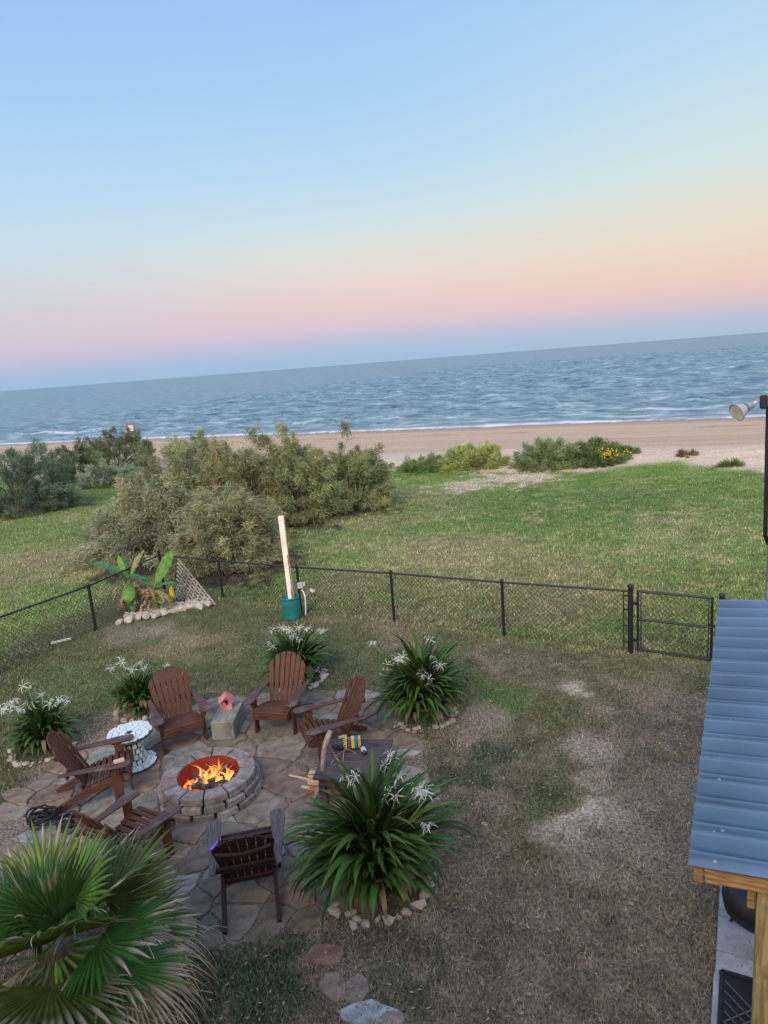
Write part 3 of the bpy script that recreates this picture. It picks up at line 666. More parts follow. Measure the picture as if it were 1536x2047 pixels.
for z0, w, c, nm in ((-.035, .05, (.55, .47, .06), 'y'), (.02, .035, (.14, .06, .16), 'p'), (.065, .04, (.58, .52, .08), 'y'), (.105, .035, (.05, .15, .30), 'b'), (.15, .035, (.45, .33, .12), 'o')):
    mb = MB()
    for ring in range(2):
        for k in range(16):
            a = 2 * pi * (k + .5 * ring) / 16; zc = z0 + (ring - .5) * w * .5; r = .068
            mb.tube([(zc - w * .24, r * cos(a), .086 + r * sin(a)), (zc + w * .24, r * cos(a), .086 + r * sin(a))], .013, 5)
    mb.obj('bead_band', M('bead_' + nm, c, .5, 60, .4, .2), vz)
rn = random.Random(4); mb = MB()
for k in range(24):
    a = rn.uniform(0, pi); p = Vector((-.06 + rn.uniform(-.05, .04), .075 * cos(a), .086 + .075 * sin(a))); mb.tube([p, p + Vector((rn.uniform(-.03, .03), rn.uniform(-.02, .02), rn.uniform(.01, .03)))], .011, 5)
mb.obj('shell_ornament', M('ornament', (.42, .33, .15), .6, 60, .4, .2), vz)
mb = MB(); p0 = tp(690, 1505)
for dst in ((662, 1527), (686, 1522), (712, 1507)):
    g1 = tp(*dst); mid = (p0 + g1) / 2 + Vector((0, 0, .05)); mb.tube([p0 + Vector((0, 0, .04)), mid, g1 + Vector((0, 0, .004))], .004, 5)
o = mb.obj('twig', m_drift, None); tag(o, 'thin curved pale twigs spread on the table beside the beaded bottle', 'twig')
fg = empty('figurine', tp(727, 1503), rad(20), label='small black and white figurine lying on the table right of the beaded bottle', cat='figurine')
mb = MB(); mb.lathe([(.01, -.06), (.03, -.05), (.036, 0), (.028, .05), (.008, .06)], 10); mb.v = [(v[0], v[2], v[1] + .036) for v in mb.v]; mb.obj('body', M('grey_white_glaze', (.5, .5, .5), .4, 40, .4, .1), fg, smooth=True)
mb = MB(); mb.lathe([(.004, -.03), (.026, -.015), (.03, 0), (.024, .02), (.004, .03)], 10); mb.v = [(v[0] - .01, v[2] - .075, v[1] + .03) for v in mb.v]; mb.obj('head', m_black, fg, smooth=True)
mb = MB(); mb.bar((-.03, .02, .066), (.03, .04, .066), .012, .006); mb.bar((.03, .02, .068), (-.03, .05, .068), .012, .006); mb.obj('strap', m_black, fg)
# driftwood stick leaning on the table
a = G(627, 1603, .0); b0 = G(661, 1462, .62)
mb = MB(); A_ = Vector((a[0], a[1], .02)); tpx, tpy = -1.03, 7.96
A_ = Vector((G(628, 1605)[0], G(628, 1605)[1], .02)); g = G(662, 1462, .93); B_ = Vector((g[0], g[1], .93))
pts = []
for q in range(10):
    t = q / 9; pts.append(A_.lerp(B_, t) + Vector((.03 * sin(t * 6), .01 * sin(t * 9), 0)))
mb.tube(pts, [.022, .024, .023, .025, .027, .026, .03, .032, .036, .03], 8); o = mb.obj('driftwood_stick', m_drift, None, smooth=True); tag(o, 'tall crooked driftwood stick leaning against the left end of the dark table', 'stick')
# firewood under the table
for i, (a, b, w, h, z, lb) in enumerate((((578, 1550), (650, 1566), .035, .02, .02, 'thin pale wood strip farthest from the table, upper of two'), ((603, 1573), (655, 1582), .04, .025, .02, 'thin pale wood strip nearer the lilies, lower of two'),
        ((618, 1547), (690, 1556), .09, .045, .22, 'pale lumber offcut on top of the pile under the dark table'), ((618, 1560), (700, 1568), .10, .06, .14, 'greenish lumber offcut second in the pile under the table'), ((622, 1572), (730, 1585), .10, .07, .045, 'reddish lumber offcut at the bottom of the pile under the table'))):
    ga = G(*a, z); gb = G(*b, z); mb = MB(); mb.bar((ga[0], ga[1], z), (gb[0], gb[1], z), w, h)
    o = mb.obj('lumber_piece', m_lumber if i != 4 else M('red_lumber', (.42, .20, .11), .7, 8, .25, .3, 40, (1, 8, 8)), None, bevel=.003); tag(o, lb, 'lumber', 'cut wood pieces by the low table')

# ------------------------------------------------------------------ stones helper
def rock_mesh(seed, mat=m_white, fl=.7):
    rn = random.Random(seed); bm = bmesh.new(); bmesh.ops.create_icosphere(bm, subdivisions=1, radius=1)
    for v in bm.verts: v.co = Vector((v.co.x * 1.15, v.co.y * .85, v.co.z * fl)) * rn.uniform(.72, 1.18)
    me = bpy.data.meshes.new('stone'); bm.to_mesh(me); bm.free(); me.materials.append(mat); return me
ROCKS = [rock_mesh(k) for k in range(8)]
def rocks(parent, spots, rn, name='stone'):
    for (x, y, z, r) in spots:
        o = link(name, rn.choice(ROCKS), parent, (x, y, z), (rn.uniform(-.4, .4), rn.uniform(-.4, .4), rn.uniform(0, 6))); o.scale = (r, r * rn.uniform(.7, 1.1), r * rn.uniform(.7, 1))

# ------------------------------------------------------------------ lilies
def strap_leaf(rn, L, e0, curv, w, tip):
    n = 9; V = []; C = []; F = []; x = 0; z = 0; e = e0; tw = rn.uniform(-.5, .5)
    base = np.array([.038, .082, .017]) * rn.uniform(.5, 1.6); base[0] *= rn.uniform(.8, 1.4)
    for i in range(n):
        t = i / (n - 1); ww = w * (.65 + .55 * min(1, t * 3)) * (1 if t < .55 else max(0.03, 1 - ((t - .55) / .45) ** 1.6))
        tx = sin(tw * t) * .12 * L * t
        side = Vector((0, 1, 0)); nrm = Vector((-sin(e), 0, cos(e)))
        p = Vector((x, tx, z)); V += [p + side * ww + nrm * ww * .35, p, p - side * ww + nrm * ww * .35]
        tc_ = base * (1.15 - .1 * t)
        if t > .8: tc_ = tc_ * (1 - tip) + np.array([.24, .18, .06]) * tip
        C += [tc_, tc_ * 1.25, tc_]
        x += cos(e) * L / (n - 1); z += sin(e) * L / (n - 1); e -= curv * (.4 + 1.3 * t) / (n - 1)
        if i < n - 1: F += [(3 * i, 3 * i + 1, 3 * i + 4, 3 * i + 3), (3 * i + 1, 3 * i + 2, 3 * i + 5, 3 * i + 4)]
    return npmesh('leaf', np.array([tuple(v) for v in V]), np.array(F), m_leaf, np.array(C), True)
rl = random.Random(21)
LEAVES = []
for k in range(22):
    e0 = rad(91 - 34 * (k / 21.0) + rl.uniform(-5, 3)); LEAVES.append((k / 21.0, strap_leaf(rl, 1.0, e0, rl.uniform(.6, 1.9) + 1.0 * (k / 21.0), .029, 0 if rl.random() < .92 else .7)))
DEADL = []
m_dry = M('dry_leaf', (.20, .155, .085), .8, 6, .3, 0, trans=.2)
for k in range(4):
    me = strap_leaf(rl, .8, rad(40), 3.4, .024, 0); me.materials[0] = m_dry; DEADL.append(me)
m_petal = M('white_petal', (.72, .75, .66), .6, 10, .05, 0, trans=.25)
m_stalk = M('flower_stalk_green', (.16, .24, .09), .6, 10, .2, 0)
def flower_mesh(seed):
    rn = random.Random(seed); mb = MB()
    for f in range(rn.choice((2, 3, 3))):
        c = Vector((rn.uniform(-.06, .06), rn.uniform(-.06, .06), rn.uniform(-.02, .05))); mb.tube([(0, 0, -.04), c], .003, 4)
        R_ = Euler((rn.uniform(-.9, .9), rn.uniform(-.9, .9), rn.uniform(0, 6))).to_matrix()
        for k in range(6):
            a = 2 * pi * k / 6 + rn.uniform(-.2, .2); d = Vector((cos(a), sin(a), 0)); s = Vector((-sin(a), cos(a), 0)); vs = []; L = rn.uniform(.08, .13)
            for q in range(5):
                t = q / 4; w = .0042 * (.7 + .6 * t) * (1 if q < 4 else .2); p = d * L * (t ** .9) + Vector((0, 0, .05 * sin(t * 2.6) - .035 * t * t)); vs += [c + R_ @ (p + s * w), c + R_ @ (p - s * w)]
            mb.add(vs, [(2 * q, 2 * q + 1, 2 * q + 3, 2 * q + 2) for q in range(4)])
    return mb.mesh('flower', m_petal)
FLW = [flower_mesh(k) for k in range(7)]
def lily(x, y, R_, H_, nl, label, flowers, seed, ringr, ringspan=(0, 2 * pi), rs=.06):
    rn = random.Random(seed); z0 = tz(x, y); t = empty('lily_plant', (x, y, z0), label=label, cat='plant', group='spider lily clumps round the patio')
    nl = int(nl * 1.9); pa = rn.uniform(0, 6)
    for i in range(nl):
        q = rn.random() ** 1.1; k = min(21, int(q * 22)); me = LEAVES[k][1]; a = rn.uniform(0, 2 * pi)
        rr = (.05 + .24 * q) * R_ * rn.uniform(.5, 1); L = (H_ * 1.12 * (1 - q) + (R_ * .66 + H_ * .48) * q) * rn.uniform(.50, 1.0) * (1 + .16 * sin(a * 2 + pa) + .10 * sin(a * 5 + pa))
        o = link('leaf', me, t, (rr * cos(a), rr * sin(a), H_ * rn.uniform(0, .38 - .12 * q)), (rn.uniform(-.15, .15), rn.uniform(-.12, .12), a + rn.uniform(-.45, .45))); o.scale = (L, rn.uniform(.85, 1.35) * (.8 + .25 * R_), L)
    for i in range(int(nl * .10)):
        a = rn.uniform(0, 2 * pi); r = R_ * rn.uniform(.15, .4); o = link('dry_leaf', rn.choice(DEADL), t, (r * cos(a), r * sin(a), .22), (0, 0, a)); s = rn.uniform(.35, .65); o.scale = (s, 1, s)
    for (fx, fy, fz) in flowers:
        mb = MB(); b_ = Vector((fx * .25, fy * .25, .1)); e_ = Vector((fx, fy, fz)); m_ = (b_ + e_) / 2 + Vector((-fx * .12, -fy * .12, .08)); mb.tube([b_, m_, e_], [.009, .008, .006], 5); mb.obj('flower_stalk', m_stalk, t)
        o = link('flower', rn.choice(FLW), t, (fx, fy, fz + .03), (rn.uniform(-.3, .3), rn.uniform(-.3, .3), rn.uniform(0, 6)))
        s = rn.uniform(.75, 1.1); o.scale = (s, s, s)
    if ringr:
        rb = empty('stone_border', (x, y, z0), label='ring of white stones round ' + label.split(' with ')[0].replace('spider lily', 'the spider lily'), cat='stone border', group='stone borders round the lilies')
        sp_ = []; n = int((ringspan[1] - ringspan[0]) * ringr / (rs * 1.6))
        for k in range(n):
            a = ringspan[0] + (ringspan[1] - ringspan[0]) * k / n
            for l in range(2 if rn.random() < .6 else 1): rr = ringr * rn.uniform(.92, 1.08) + l * rs * .8; rr *= .84; sp_.append((rr * cos(a), rr * sin(a), rs * .3 + (rs * .6 if l == 1 and rn.random() < .3 else 0), rs * rn.uniform(.45, 1.1)))
        rocks(rb, sp_, rn)
    return t
def fl_from_px(x, y, pts):
    out = []; z0 = tz(x, y)
    for (px, py, dy) in pts:
        Y = y + dy; a, f, d = ray(px, py); out.append((Y * a / f - x, dy, CH - Y * d / f - z0))
    return out
c1 = (-.37, 6.30)
lily(c1[0], c1[1], .76, 1.06, 300, 'largest spider lily clump with dark leaves in front right of the dark chair', fl_from_px(*c1, [(700, 1558, .3), (770, 1540, .45), (705, 1568, .1), (780, 1530, .3), (775, 1590, .1), (790, 1600, 0), (845, 1600, .2), (830, 1590, .1), (850, 1600, -.1), (852, 1664, -.25), (752, 1597, .35), (795, 1565, .3)]), 1, .60, (-2.6, 1.3), .075)
c2 = (.36, 9.75)
lily(c2[0], c2[1], .84, .98, 250, 'wide spider lily clump beside the bright green grass with right end of patio', fl_from_px(*c2, [(750, 1290, .3), (858, 1288, .3), (790, 1325, 0), (802, 1320, -.1), (845, 1352, -.35), (850, 1360, -.3), (865, 1318, .1), (872, 1335, 0), (782, 1335, .1)]), 2, .52, (-2.8, .6), .07)
c3 = (-1.75, 11.35)
lily(c3[0], c3[1], .62, .80, 150, 'spider lily clump behind the back middle chair with flowers above it', fl_from_px(*c3, [(543, 1268, .1), (566, 1262, .2), (578, 1266, 0), (600, 1258, .2), (616, 1264, 0), (637, 1266, .2), (650, 1268, .2), (598, 1285, -.2), (540, 1292, -.2), (585, 1280, 0)]), 3, .55, (-2.2, .9), .07)
c4 = (-4.25, 10.65)
lily(c4[0], c4[1], .48, .60, 110, 'small spider lily clump by the back left chair with pale stones below', fl_from_px(*c4, [(220, 1342, .1), (247, 1325, .2), (283, 1330, .2), (290, 1340, 0), (262, 1345, 0), (328, 1340, .2)]), 4, .45, (-3.0, -.2), .075)
c5 = (-5.35, 9.65)
lily(c5[0], c5[1], .62, .66, 150, 'leftmost spider lily clump with many flowers at photo edge', fl_from_px(*c5, [(57, 1378, .3), (38, 1408, .1), (85, 1395, .2), (105, 1412, 0), (45, 1425, -.1), (12, 1425, .1), (115, 1408, .1), (130, 1410, .1), (30, 1412, 0), (62, 1418, 0)]), 5, .52, (-2.9, .3), .07)

# ------------------------------------------------------------------ chain link fence
def wires(mb, A, B, h, z0a, z0b, sp_=.065, r=.0034):
    A = Vector(A); B = Vector(B); d = B - A; L = d.length; d.normalize(); nrm = Vector((-d.y, d.x, 0))
    for s in (1, -1):
        k = -h if s == 1 else 0
        u = -h
        while u < L + h:
            a0 = u; a1 = u + h
            if s == -1: a0, a1 = a1, a0
            # line from (a0, 0) to (a1, h); clip to 0..L
            t0, t1 = 0.0, 1.0; dd = a1 - a0
            for lim, sg in ((0, 1), (L, -1)):
                f0 = sg * (a0 - lim); f1 = sg * (a1 - lim)
                if f0 < 0 and f1 < 0: t0, t1 = 1, 0; break
                if f0 < 0: t0 = max(t0, -f0 / (f1 - f0))
                if f1 < 0: t1 = min(t1, f0 / (f0 - f1))
            if t1 > t0 + .01:
                pp = []
                for t in (t0, t1):
                    q = a0 + dd * t; zb = z0a + (z0b - z0a) * q / L; pp.append(A + d * q + nrm * .004 * s + Vector((0, 0, zb + .03 + (h - .03) * t)))
                mb.tube(pp, r, 3, cap=False)
            u += sp_ * 1.4142
def post(name, x, y, h, r, parent, cap=True):
    z = tz(x, y); mb = MB(); mb.tube([(x, y, z - .05), (x, y, z + h)], r, 10); 
    if cap: mb.lathe([(r * 1.25, 0), (r * 1.25, .02), (r * .9, .04), (r * .3, .05)], 10, (x, y, z + h))
    return mb.obj(name, m_black, parent)
def fence(pts, hs, label, name='chain_link_fence'):
    t = empty(name, (0, 0, 0), label=label, cat='fence', group='black chain link fences around the yard')
    for i in range(len(pts) - 1):
        A = Vector((*pts[i], 0)); B = Vector((*pts[i + 1], 0)); za, zb = tz(*pts[i]), tz(*pts[i + 1])
        mb = MB(); wires(mb, A, B, (hs[i] + hs[i + 1]) / 2, za, zb); o = mb.obj('wire_mesh', m_black, t)
        mb = MB(); mb.tube([(A.x, A.y, za + hs[i]), (B.x, B.y, zb + hs[i + 1])], .021, 8); mb.obj('top_rail', m_black, t)
    return t
f1 = fence(FP, [.98, .95, 1.0, 1.05, 1.09, 1.14], 'long black chain link fence behind the patio between corner post and gate')
for (x, y), h in list(zip(FP, [.98, .95, 1.0, 1.05, 1.09, 1.14]))[1:-1]: post('line_post', x, y, h + .02, .03, f1)
post('corner_post', *FP[0], 1.08, .035, f1); post('terminal_post', *FP[-1], 1.22, .045, f1)
x, y = FP[-1]
mb = MB(); mb.box((x - .10, y + .06, tz(x, y) + .6), (.012, .02, 1.08)); mb.obj('tension_bar', m_black, f1)
for h in (.2, .5, .8, 1.05):
    mb = MB(); mb.bar((x, y, tz(x, y) + h), (x - .11, y + .066, tz(x, y) + h), .02, .02); mb.obj('tension_band', m_black, f1)
FL = [(-5.72, 17.08), (-6.52, 14.62), (-7.62, 12.5), (-8.8, 10.3), (-10, 8.1)]
f2 = fence(FL, [.98, 1.03, 1.1, 1.1, 1.1], 'black chain link fence running down the left side of the yard')
for (x, y), h in zip(FL[1:], (1.03, 1.1, 1.1, 1.1)): post('line_post', x, y, h + .02, .034, f2)
fd = Vector((.857, -.515, 0))
gA = Vector((4.12, 11.41, 0)) + fd * .12; gB = gA + fd * 1.16; gC = gB + fd * .14
f3 = fence([(gC.x, gC.y), (gC.x + fd.x * 2.4, gC.y + fd.y * 2.4), (gC.x + fd.x * 4.8, gC.y + fd.y * 4.8)], [1.13, 1.13, 1.13], 'black chain link fence right of the gate behind the metal roof')
post('terminal_post', gC.x, gC.y, 1.2, .04, f3); post('line_post', gC.x + fd.x * 2.4, gC.y + fd.y * 2.4, 1.15, .03, f3)
gt = empty('gate', (0, 0, 0), label='black chain link garden gate with a middle bar', cat='gate'); zg = tz(gA.x, gA.y)
for nm, p0, p1 in (('gate_upright', gA + Vector((0, 0, zg + .07)), gA + Vector((0, 0, zg + 1.17))), ('gate_upright', gB + Vector((0, 0, zg + .07)), gB + Vector((0, 0, zg + 1.17))),
                   ('gate_top_bar', gA + Vector((0, 0, zg + 1.15)), gB + Vector((0, 0, zg + 1.15))), ('gate_middle_bar', gA + Vector((0, 0, zg + .64)), gB + Vector((0, 0, zg + .64))), ('gate_bottom_bar', gA + Vector((0, 0, zg + .09)), gB + Vector((0, 0, zg + .09)))):
    mb = MB(); mb.tube([p0, p1], .022, 8); mb.obj(nm, m_black, gt)
mb = MB(); wires(mb, gA, gB, 1.05, zg + .08, zg + .08); mb.obj('wire_mesh', m_black, gt)
for q in (gA + fd * .05, gB - fd * .05): mb = MB(); mb.bar(q + Vector((0, 0, zg + .1)), q + Vector((0, 0, zg + 1.13)), .012, .012, up=(1, 0, 0)); mb.obj('tension_bar', m_black, gt)
for h in (.25, .92): mb = MB(); mb.bar(gA + Vector((-.1, .05, zg + h)), gA + Vector((.02, 0, zg + h)), .03, .05); mb.obj('hinge', m_black, gt)
mb = MB(); mb.bar(gB + Vector((-.04, .02, zg + .68)), gC + Vector((0, 0, zg + .66)), .03, .035); mb.bar(gB + fd * .05 + Vector((0, 0, zg + .66)), gB + fd * .05 + Vector((0, 0, zg + .45)), .012, .012, up=(1, 0, 0)); mb.obj('latch', m_black, gt)

# ------------------------------------------------------------------ teal barrel, post, conduit
bx, by = -2.17, 14.46; bz = tz(bx, by)
br = empty('barrel', (bx, by, bz), label='teal plastic barrel planter holding a tall white post', cat='barrel')
mb = MB(); mb.lathe([(.16, 0), (.19, .012), (.200, .06), (.204, .25), (.203, .42), (.193, .455), (.20, .47), (.207, .485), (.205, .505), (.187, .507), (.183, .46), (.18, .42)], 32); mb.obj('tub', m_teal, br, smooth=True)
mb = MB(); mb.lathe([(.001, .38), (.178, .385)], 24); mb.obj('soil', M('soil', (.10, .075, .055), .95, 20, .4, .8), br)
P0 = Vector((bx + .03, by - .02, bz + .3)); g1 = TZ(562, 1032, by - .02); a_, f_, d_ = ray(562, 1034); P1 = Vector(((by - .02) * a_ / f_, by - .02, g1))
wp = empty('white_post', tuple(P0), label='tall white painted square post leaning in the teal barrel', cat='post')
mb = MB(); mb.bar((0, 0, 0), P1 - P0, .115, .115, up=(0, 1, 0)); mb.obj('timber', m_wpost, wp, bevel=.004)
dr = (P1 - P0).normalized()
mb = MB(); o0 = Vector((.046, -.0595, 0)); mb.bar(o0 + dr * .02, o0 + dr * 1.15, .022, .005, up=(0, 1, 0)); mb.bar(o0 + Vector((-.02, 0, 0)) + dr * .02, o0 + Vector((-.02, 0, 0)) + dr * .4, .016, .005, up=(0, 1, 0)); mb.obj('rust_streak', m_rust, wp)
hq = dr * 1.55; mb = MB()
for p0, p1 in (((.062, 0, 0), (.29, -.02, .02)), ((.29, -.02, .02), (.09, 0, -.2)), ((.066, 0, .02), (.072, 0, -.62))): mb.tube([hq + Vector(p0), hq + Vector(p1)], .006, 6)
mb.obj('bracket', m_rust, wp)
fx, fy = -1.98, 14.93
eb = empty('electrical_box', (fx, fy - .06, bz), label='grey electrical box with white conduit on the fence post by the barrel', cat='electrical box')
mb = MB(); mb.box((0, 0, .60), (.12, .07, .13)); mb.obj('box', m_pvc, eb, bevel=.006)
mb = MB(); mb.box((.09, 0, .63), (.05, .05, .08)); mb.obj('cover', m_pvc, eb, bevel=.004)
mb = MB(); mb.tube([(.02, -.03, .50), (.07, -.08, .47), (.10, -.14, .38), (.10, -.22, .15), (.09, -.3, 0)], .016, 8); mb.obj('conduit', M('white_pvc', (.75, .75, .73), .5, 10, .08, 0), eb, smooth=True)
q = G(615, 1188, .45); o = MB(); o.box((0, 0, 0), (.09, .01, .07)); o.box((.05, 0, .02), (.04, .01, .05)); oo = o.obj('tag_plate', m_sign, None, loc=(-1.72, 14.76, .50 + tz(-1.7, 14.8)), rot=(0, .5, -.5)); tag(oo, 'small white tag hanging on the fence mesh right of the barrel', 'tag')

# ------------------------------------------------------------------ litter and small white objects
for (px, py, s, lb) in ((880, 1250, .06, 'small white shell on the grass by the fence mesh'), (970, 1650, .05, 'white shell on dry grass right of the big lily'), (1245, 1732, .03, 'tiny pale pebble on the bare earth trail'), (1262, 1808, .035, 'pale leaf on dry grass near the roof corner'), (60, 1240, .05, 'white shell in the lawn behind the left fence')):
    x, y, z = GT(px, py); o = link('shell', ROCKS[int(px) % 8], None, (x, y, z + s * .3), (0, 0, px)); o.scale = (s, s * .6, s * .4); tag(o, lb, 'shell')
x, y, z = GT(122, 1285); mb = MB(); mb.bar((-.18, -.06, 0), (.18, .1, .01), .07, .03); o = mb.obj('board', m_sign, None, loc=(x, y, z + .03)); tag(o, 'short white board lying at the foot of the left fence', 'board')

# ------------------------------------------------------------------ banana bed
bedp = [(238, 1250), (270, 1240), (300, 1237), (330, 1230), (360, 1225), (390, 1218), (415, 1212)]
bed = empty('rock_bed', (0, 0, 0), label='bed of white limestone rocks under the banana plant', cat='rock bed')
rn = random.Random(9)
for i in range(11):
    t = i / 10; px = 240 + 178 * t; py = 1248 - 38 * t + rn.uniform(-2, 2); x, y, z = GT(px, py); rocks(bed, [(x, y, z + .05, rn.uniform(.12, .17))], rn, 'edging_stone')
for i in range(170):
    t = rn.random(); u = rn.random(); px = 250 + 165 * t; py = 1244 - 36 * t - u * 16 * (1 - .3 * t); 
    x, y, z = GT(px, py); rocks(bed, [(x, y, z + .04, rn.uniform(.035, .085))], rn, 'pebble')
def banana_leaf(L, w, e0, curv, az, torn, col, roll=0):
    n = 14; V = []; F = []; C = []; e = e0; p = Vector((0, 0, 0)); rn_ = random.Random(int(L * 1000 + az * 77)); prev = None
    for i in range(n):
        t = i / (n - 1); pet = .22; 
        ww = .012 if t < pet else w * (sin(pi * min(1, ((t - pet) / (1 - pet)) * .93 + .07)) ** .55)
        d = Vector((cos(az), sin(az), 0)); s = Vector((-sin(az), cos(az), 0)); nrm = Vector((0, 0, 1)) * cos(e) - d * sin(e); s = (s * cos(roll) + nrm * sin(roll))
        dn = -.25 * ww if not torn else -.5 * ww
        cur = [p + s * ww + nrm * dn, p, p - s * ww + nrm * dn]
        if prev is not None:
            o = len(V); g0 = .0 if not torn else .35
            a_ = prev; b_ = cur
            for sd in (0, 2):
                q1 = a_[sd]; q2 = b_[sd]
                if torn and t > pet + .05: q2 = q2.lerp(q1, g0); q1 = q1 + Vector((0, 0, -rn_.random() * .06))
                o = len(V); V += [a_[1], b_[1], q2, q1]; F.append((o, o + 1, o + 2, o + 3)); cc = np.array(col) * rn_.uniform(.85, 1.15); C += [cc * 1.3, cc * 1.3, cc, cc]
        prev = cur
        p = p + (d * cos(e) + Vector((0, 0, sin(e)))) * L / (n - 1); e -= curv / (n - 1) * (.3 + 1.4 * t)
    return npmesh('leaf', np.array([tuple(v) for v in V]), np.array(F), m_leaf, np.array(C), False)
GB = (.10, .22, .04); GD = (.05, .15, .07)
def banana(x, y, label, stemh, leaves, seed):
    z = tz(x, y); rn = random.Random(seed); t = empty('banana_plant', (x, y, z), label=label, cat='plant', group='banana plants in the corner bed')
    mb = MB(); mb.tube([(0, 0, 0), (.01, 0, stemh * .5), (-.02, 0, stemh)], [.075, .06, .035], 9); mb.obj('stem', M('banana_stem', (.22, .20, .08), .7, 8, .4, .2, 30, (4, 4, 1), wear=(.25, .15, .08)), t)
    for (h, L, w, e0, cv, az, torn, col, *ro) in leaves: link('leaf', banana_leaf(L, w, e0, cv, az, torn, col, ro[0] if ro else 0), t, (0, 0, h))
    m2 = M('dead_banana_leaf', (.27, .17, .10), .9, 8, .35, 0)
    for k in range(24):
        a = rn.uniform(0, 6.28); me = banana_leaf(rn.uniform(.4, .75), .05, rad(20), 3.6, a, True, (.30, .20, .12)); link('dead_leaf', me, t, (0, 0, stemh * rn.uniform(.4, .95)))
bA = GT(268, 1222); bB = GT(312, 1222)
banana(bA[0], bA[1], 'left banana plant with a torn arching leaf over the fence', .75, [(.72, 1.15, .14, rad(62), 1.9, rad(175), True, GD), (.72, .9, .10, rad(70), 1.2, rad(60), True, (.2, .2, .1)), (.7, .65, .15, rad(-5), 2.0, rad(-80), False, GB), (.72, .62, .12, rad(40), 2.2, rad(-10), False, GD), (.7, .8, .11, rad(75), 1.2, rad(130), True, GB), (.2, .45, .1, rad(30), 2.4, rad(-70), False, GD)], 1)
banana(bB[0], bB[1], 'right banana plant with a broad upright bright green leaf', .55, [(.52, 1.10, .17, rad(66), .5, rad(5), False, GB, .9), (.52, .75, .13, rad(40), 1.6, rad(-12), False, GD), (.52, .85, .12, rad(70), 2.4, rad(170), True, GD), (.2, .42, .08, rad(40), 2, rad(-40), False, GB), (.5, .7, .07, rad(10), 2.2, rad(-30), False, (.2, .22, .08))], 2)
# lattice panel leaning in the corner
lt = empty('lattice_trellis', (0, 0, 0), label='grey weathered wooden lattice panel leaning on the corner fence', cat='lattice')
def LP(px, py, Y): a, f, d = ray(px, py); return Vector((Y * a / f, Y, CH - Y * d / f))
bl = Vector((*G(352, 1196), .0)); brr = Vector((*G(432, 1212), .02)); tl = LP(318, 1128, 16.6)
tl = Vector((-5.55, 16.75, .95)); bl = Vector((-5.25, 16.35, .02)); tr = LP(352, 1135, 16.5); brr = Vector((*G(432, 1211), .02))
ex = (brr - bl); ux = ex.normalized(); upv = (Vector((-5.5, 16.8, .98)) - bl); upv = (upv - ux * upv.dot(ux)); Hh = upv.length; upv.normalize(); Wd = ex.length
def lat_pt(a, b, off): return bl + ux * a + upv * b + ux.cross(upv) * off
# triangle region a/Wd + b/Hh <= 1 ; slats in the two diagonal directions
sl_dir = Vector((-Wd, Hh))
for fam in range(2):
    for k in range(14):
        mb = MB()
        if fam == 0:      # parallel to the hypotenuse
            f = .12 + k * .098
            if f > 1.04: continue
            a0, b0, a1, b1 = Wd * f, 0.0, 0.0, Hh * f
        else:
            c = k * .135 - .0
            a0 = c * Wd; b0 = 0; a1 = min(a0 + Hh * .5, Wd); 
            tt = (1 - a0 / Wd) / (.62 + 1e-6); L_ = max(0, (Wd - a0)) * .62
            a1 = a0 + L_ * .35; b1 = min(Hh * 1.0 * (1 - a1 / Wd), Hh)
            if a0 > Wd * .95: continue
        mb.bar(lat_pt(a0, b0, .0 + .012 * fam), lat_pt(a1, b1, .0 + .012 * fam), .036, .008, up=tuple(ux.cross(upv))); mb.obj('slat', m_lat, lt)
# painted garden ornament
go = empty('garden_ornament', tuple(GT(344, 1214)[:2]) + (GT(344, 1214)[2],), label='yellow and red painted garden ornament on the white rocks', cat='ornament')
mb = MB(); mb.lathe([(.085, 0), (.075, .03), (.04, .05), (.035, .2)], 12); mb.obj('pedestal', m_yel, go, smooth=True)
mb = MB(); mb.lathe([(.02, .16), (.075, .2), (.085, .27), (.06, .33), (.02, .36)], 12, (-.035, 0, 0)); mb.obj('body', m_red, go, smooth=True)
mb = MB(); mb.lathe([(.03, .22), (.06, .28), (.065, .38), (.045, .47), (.012, .54)], 12, (.04, .0, 0)); mb.obj('crest', m_yel, go, smooth=True)
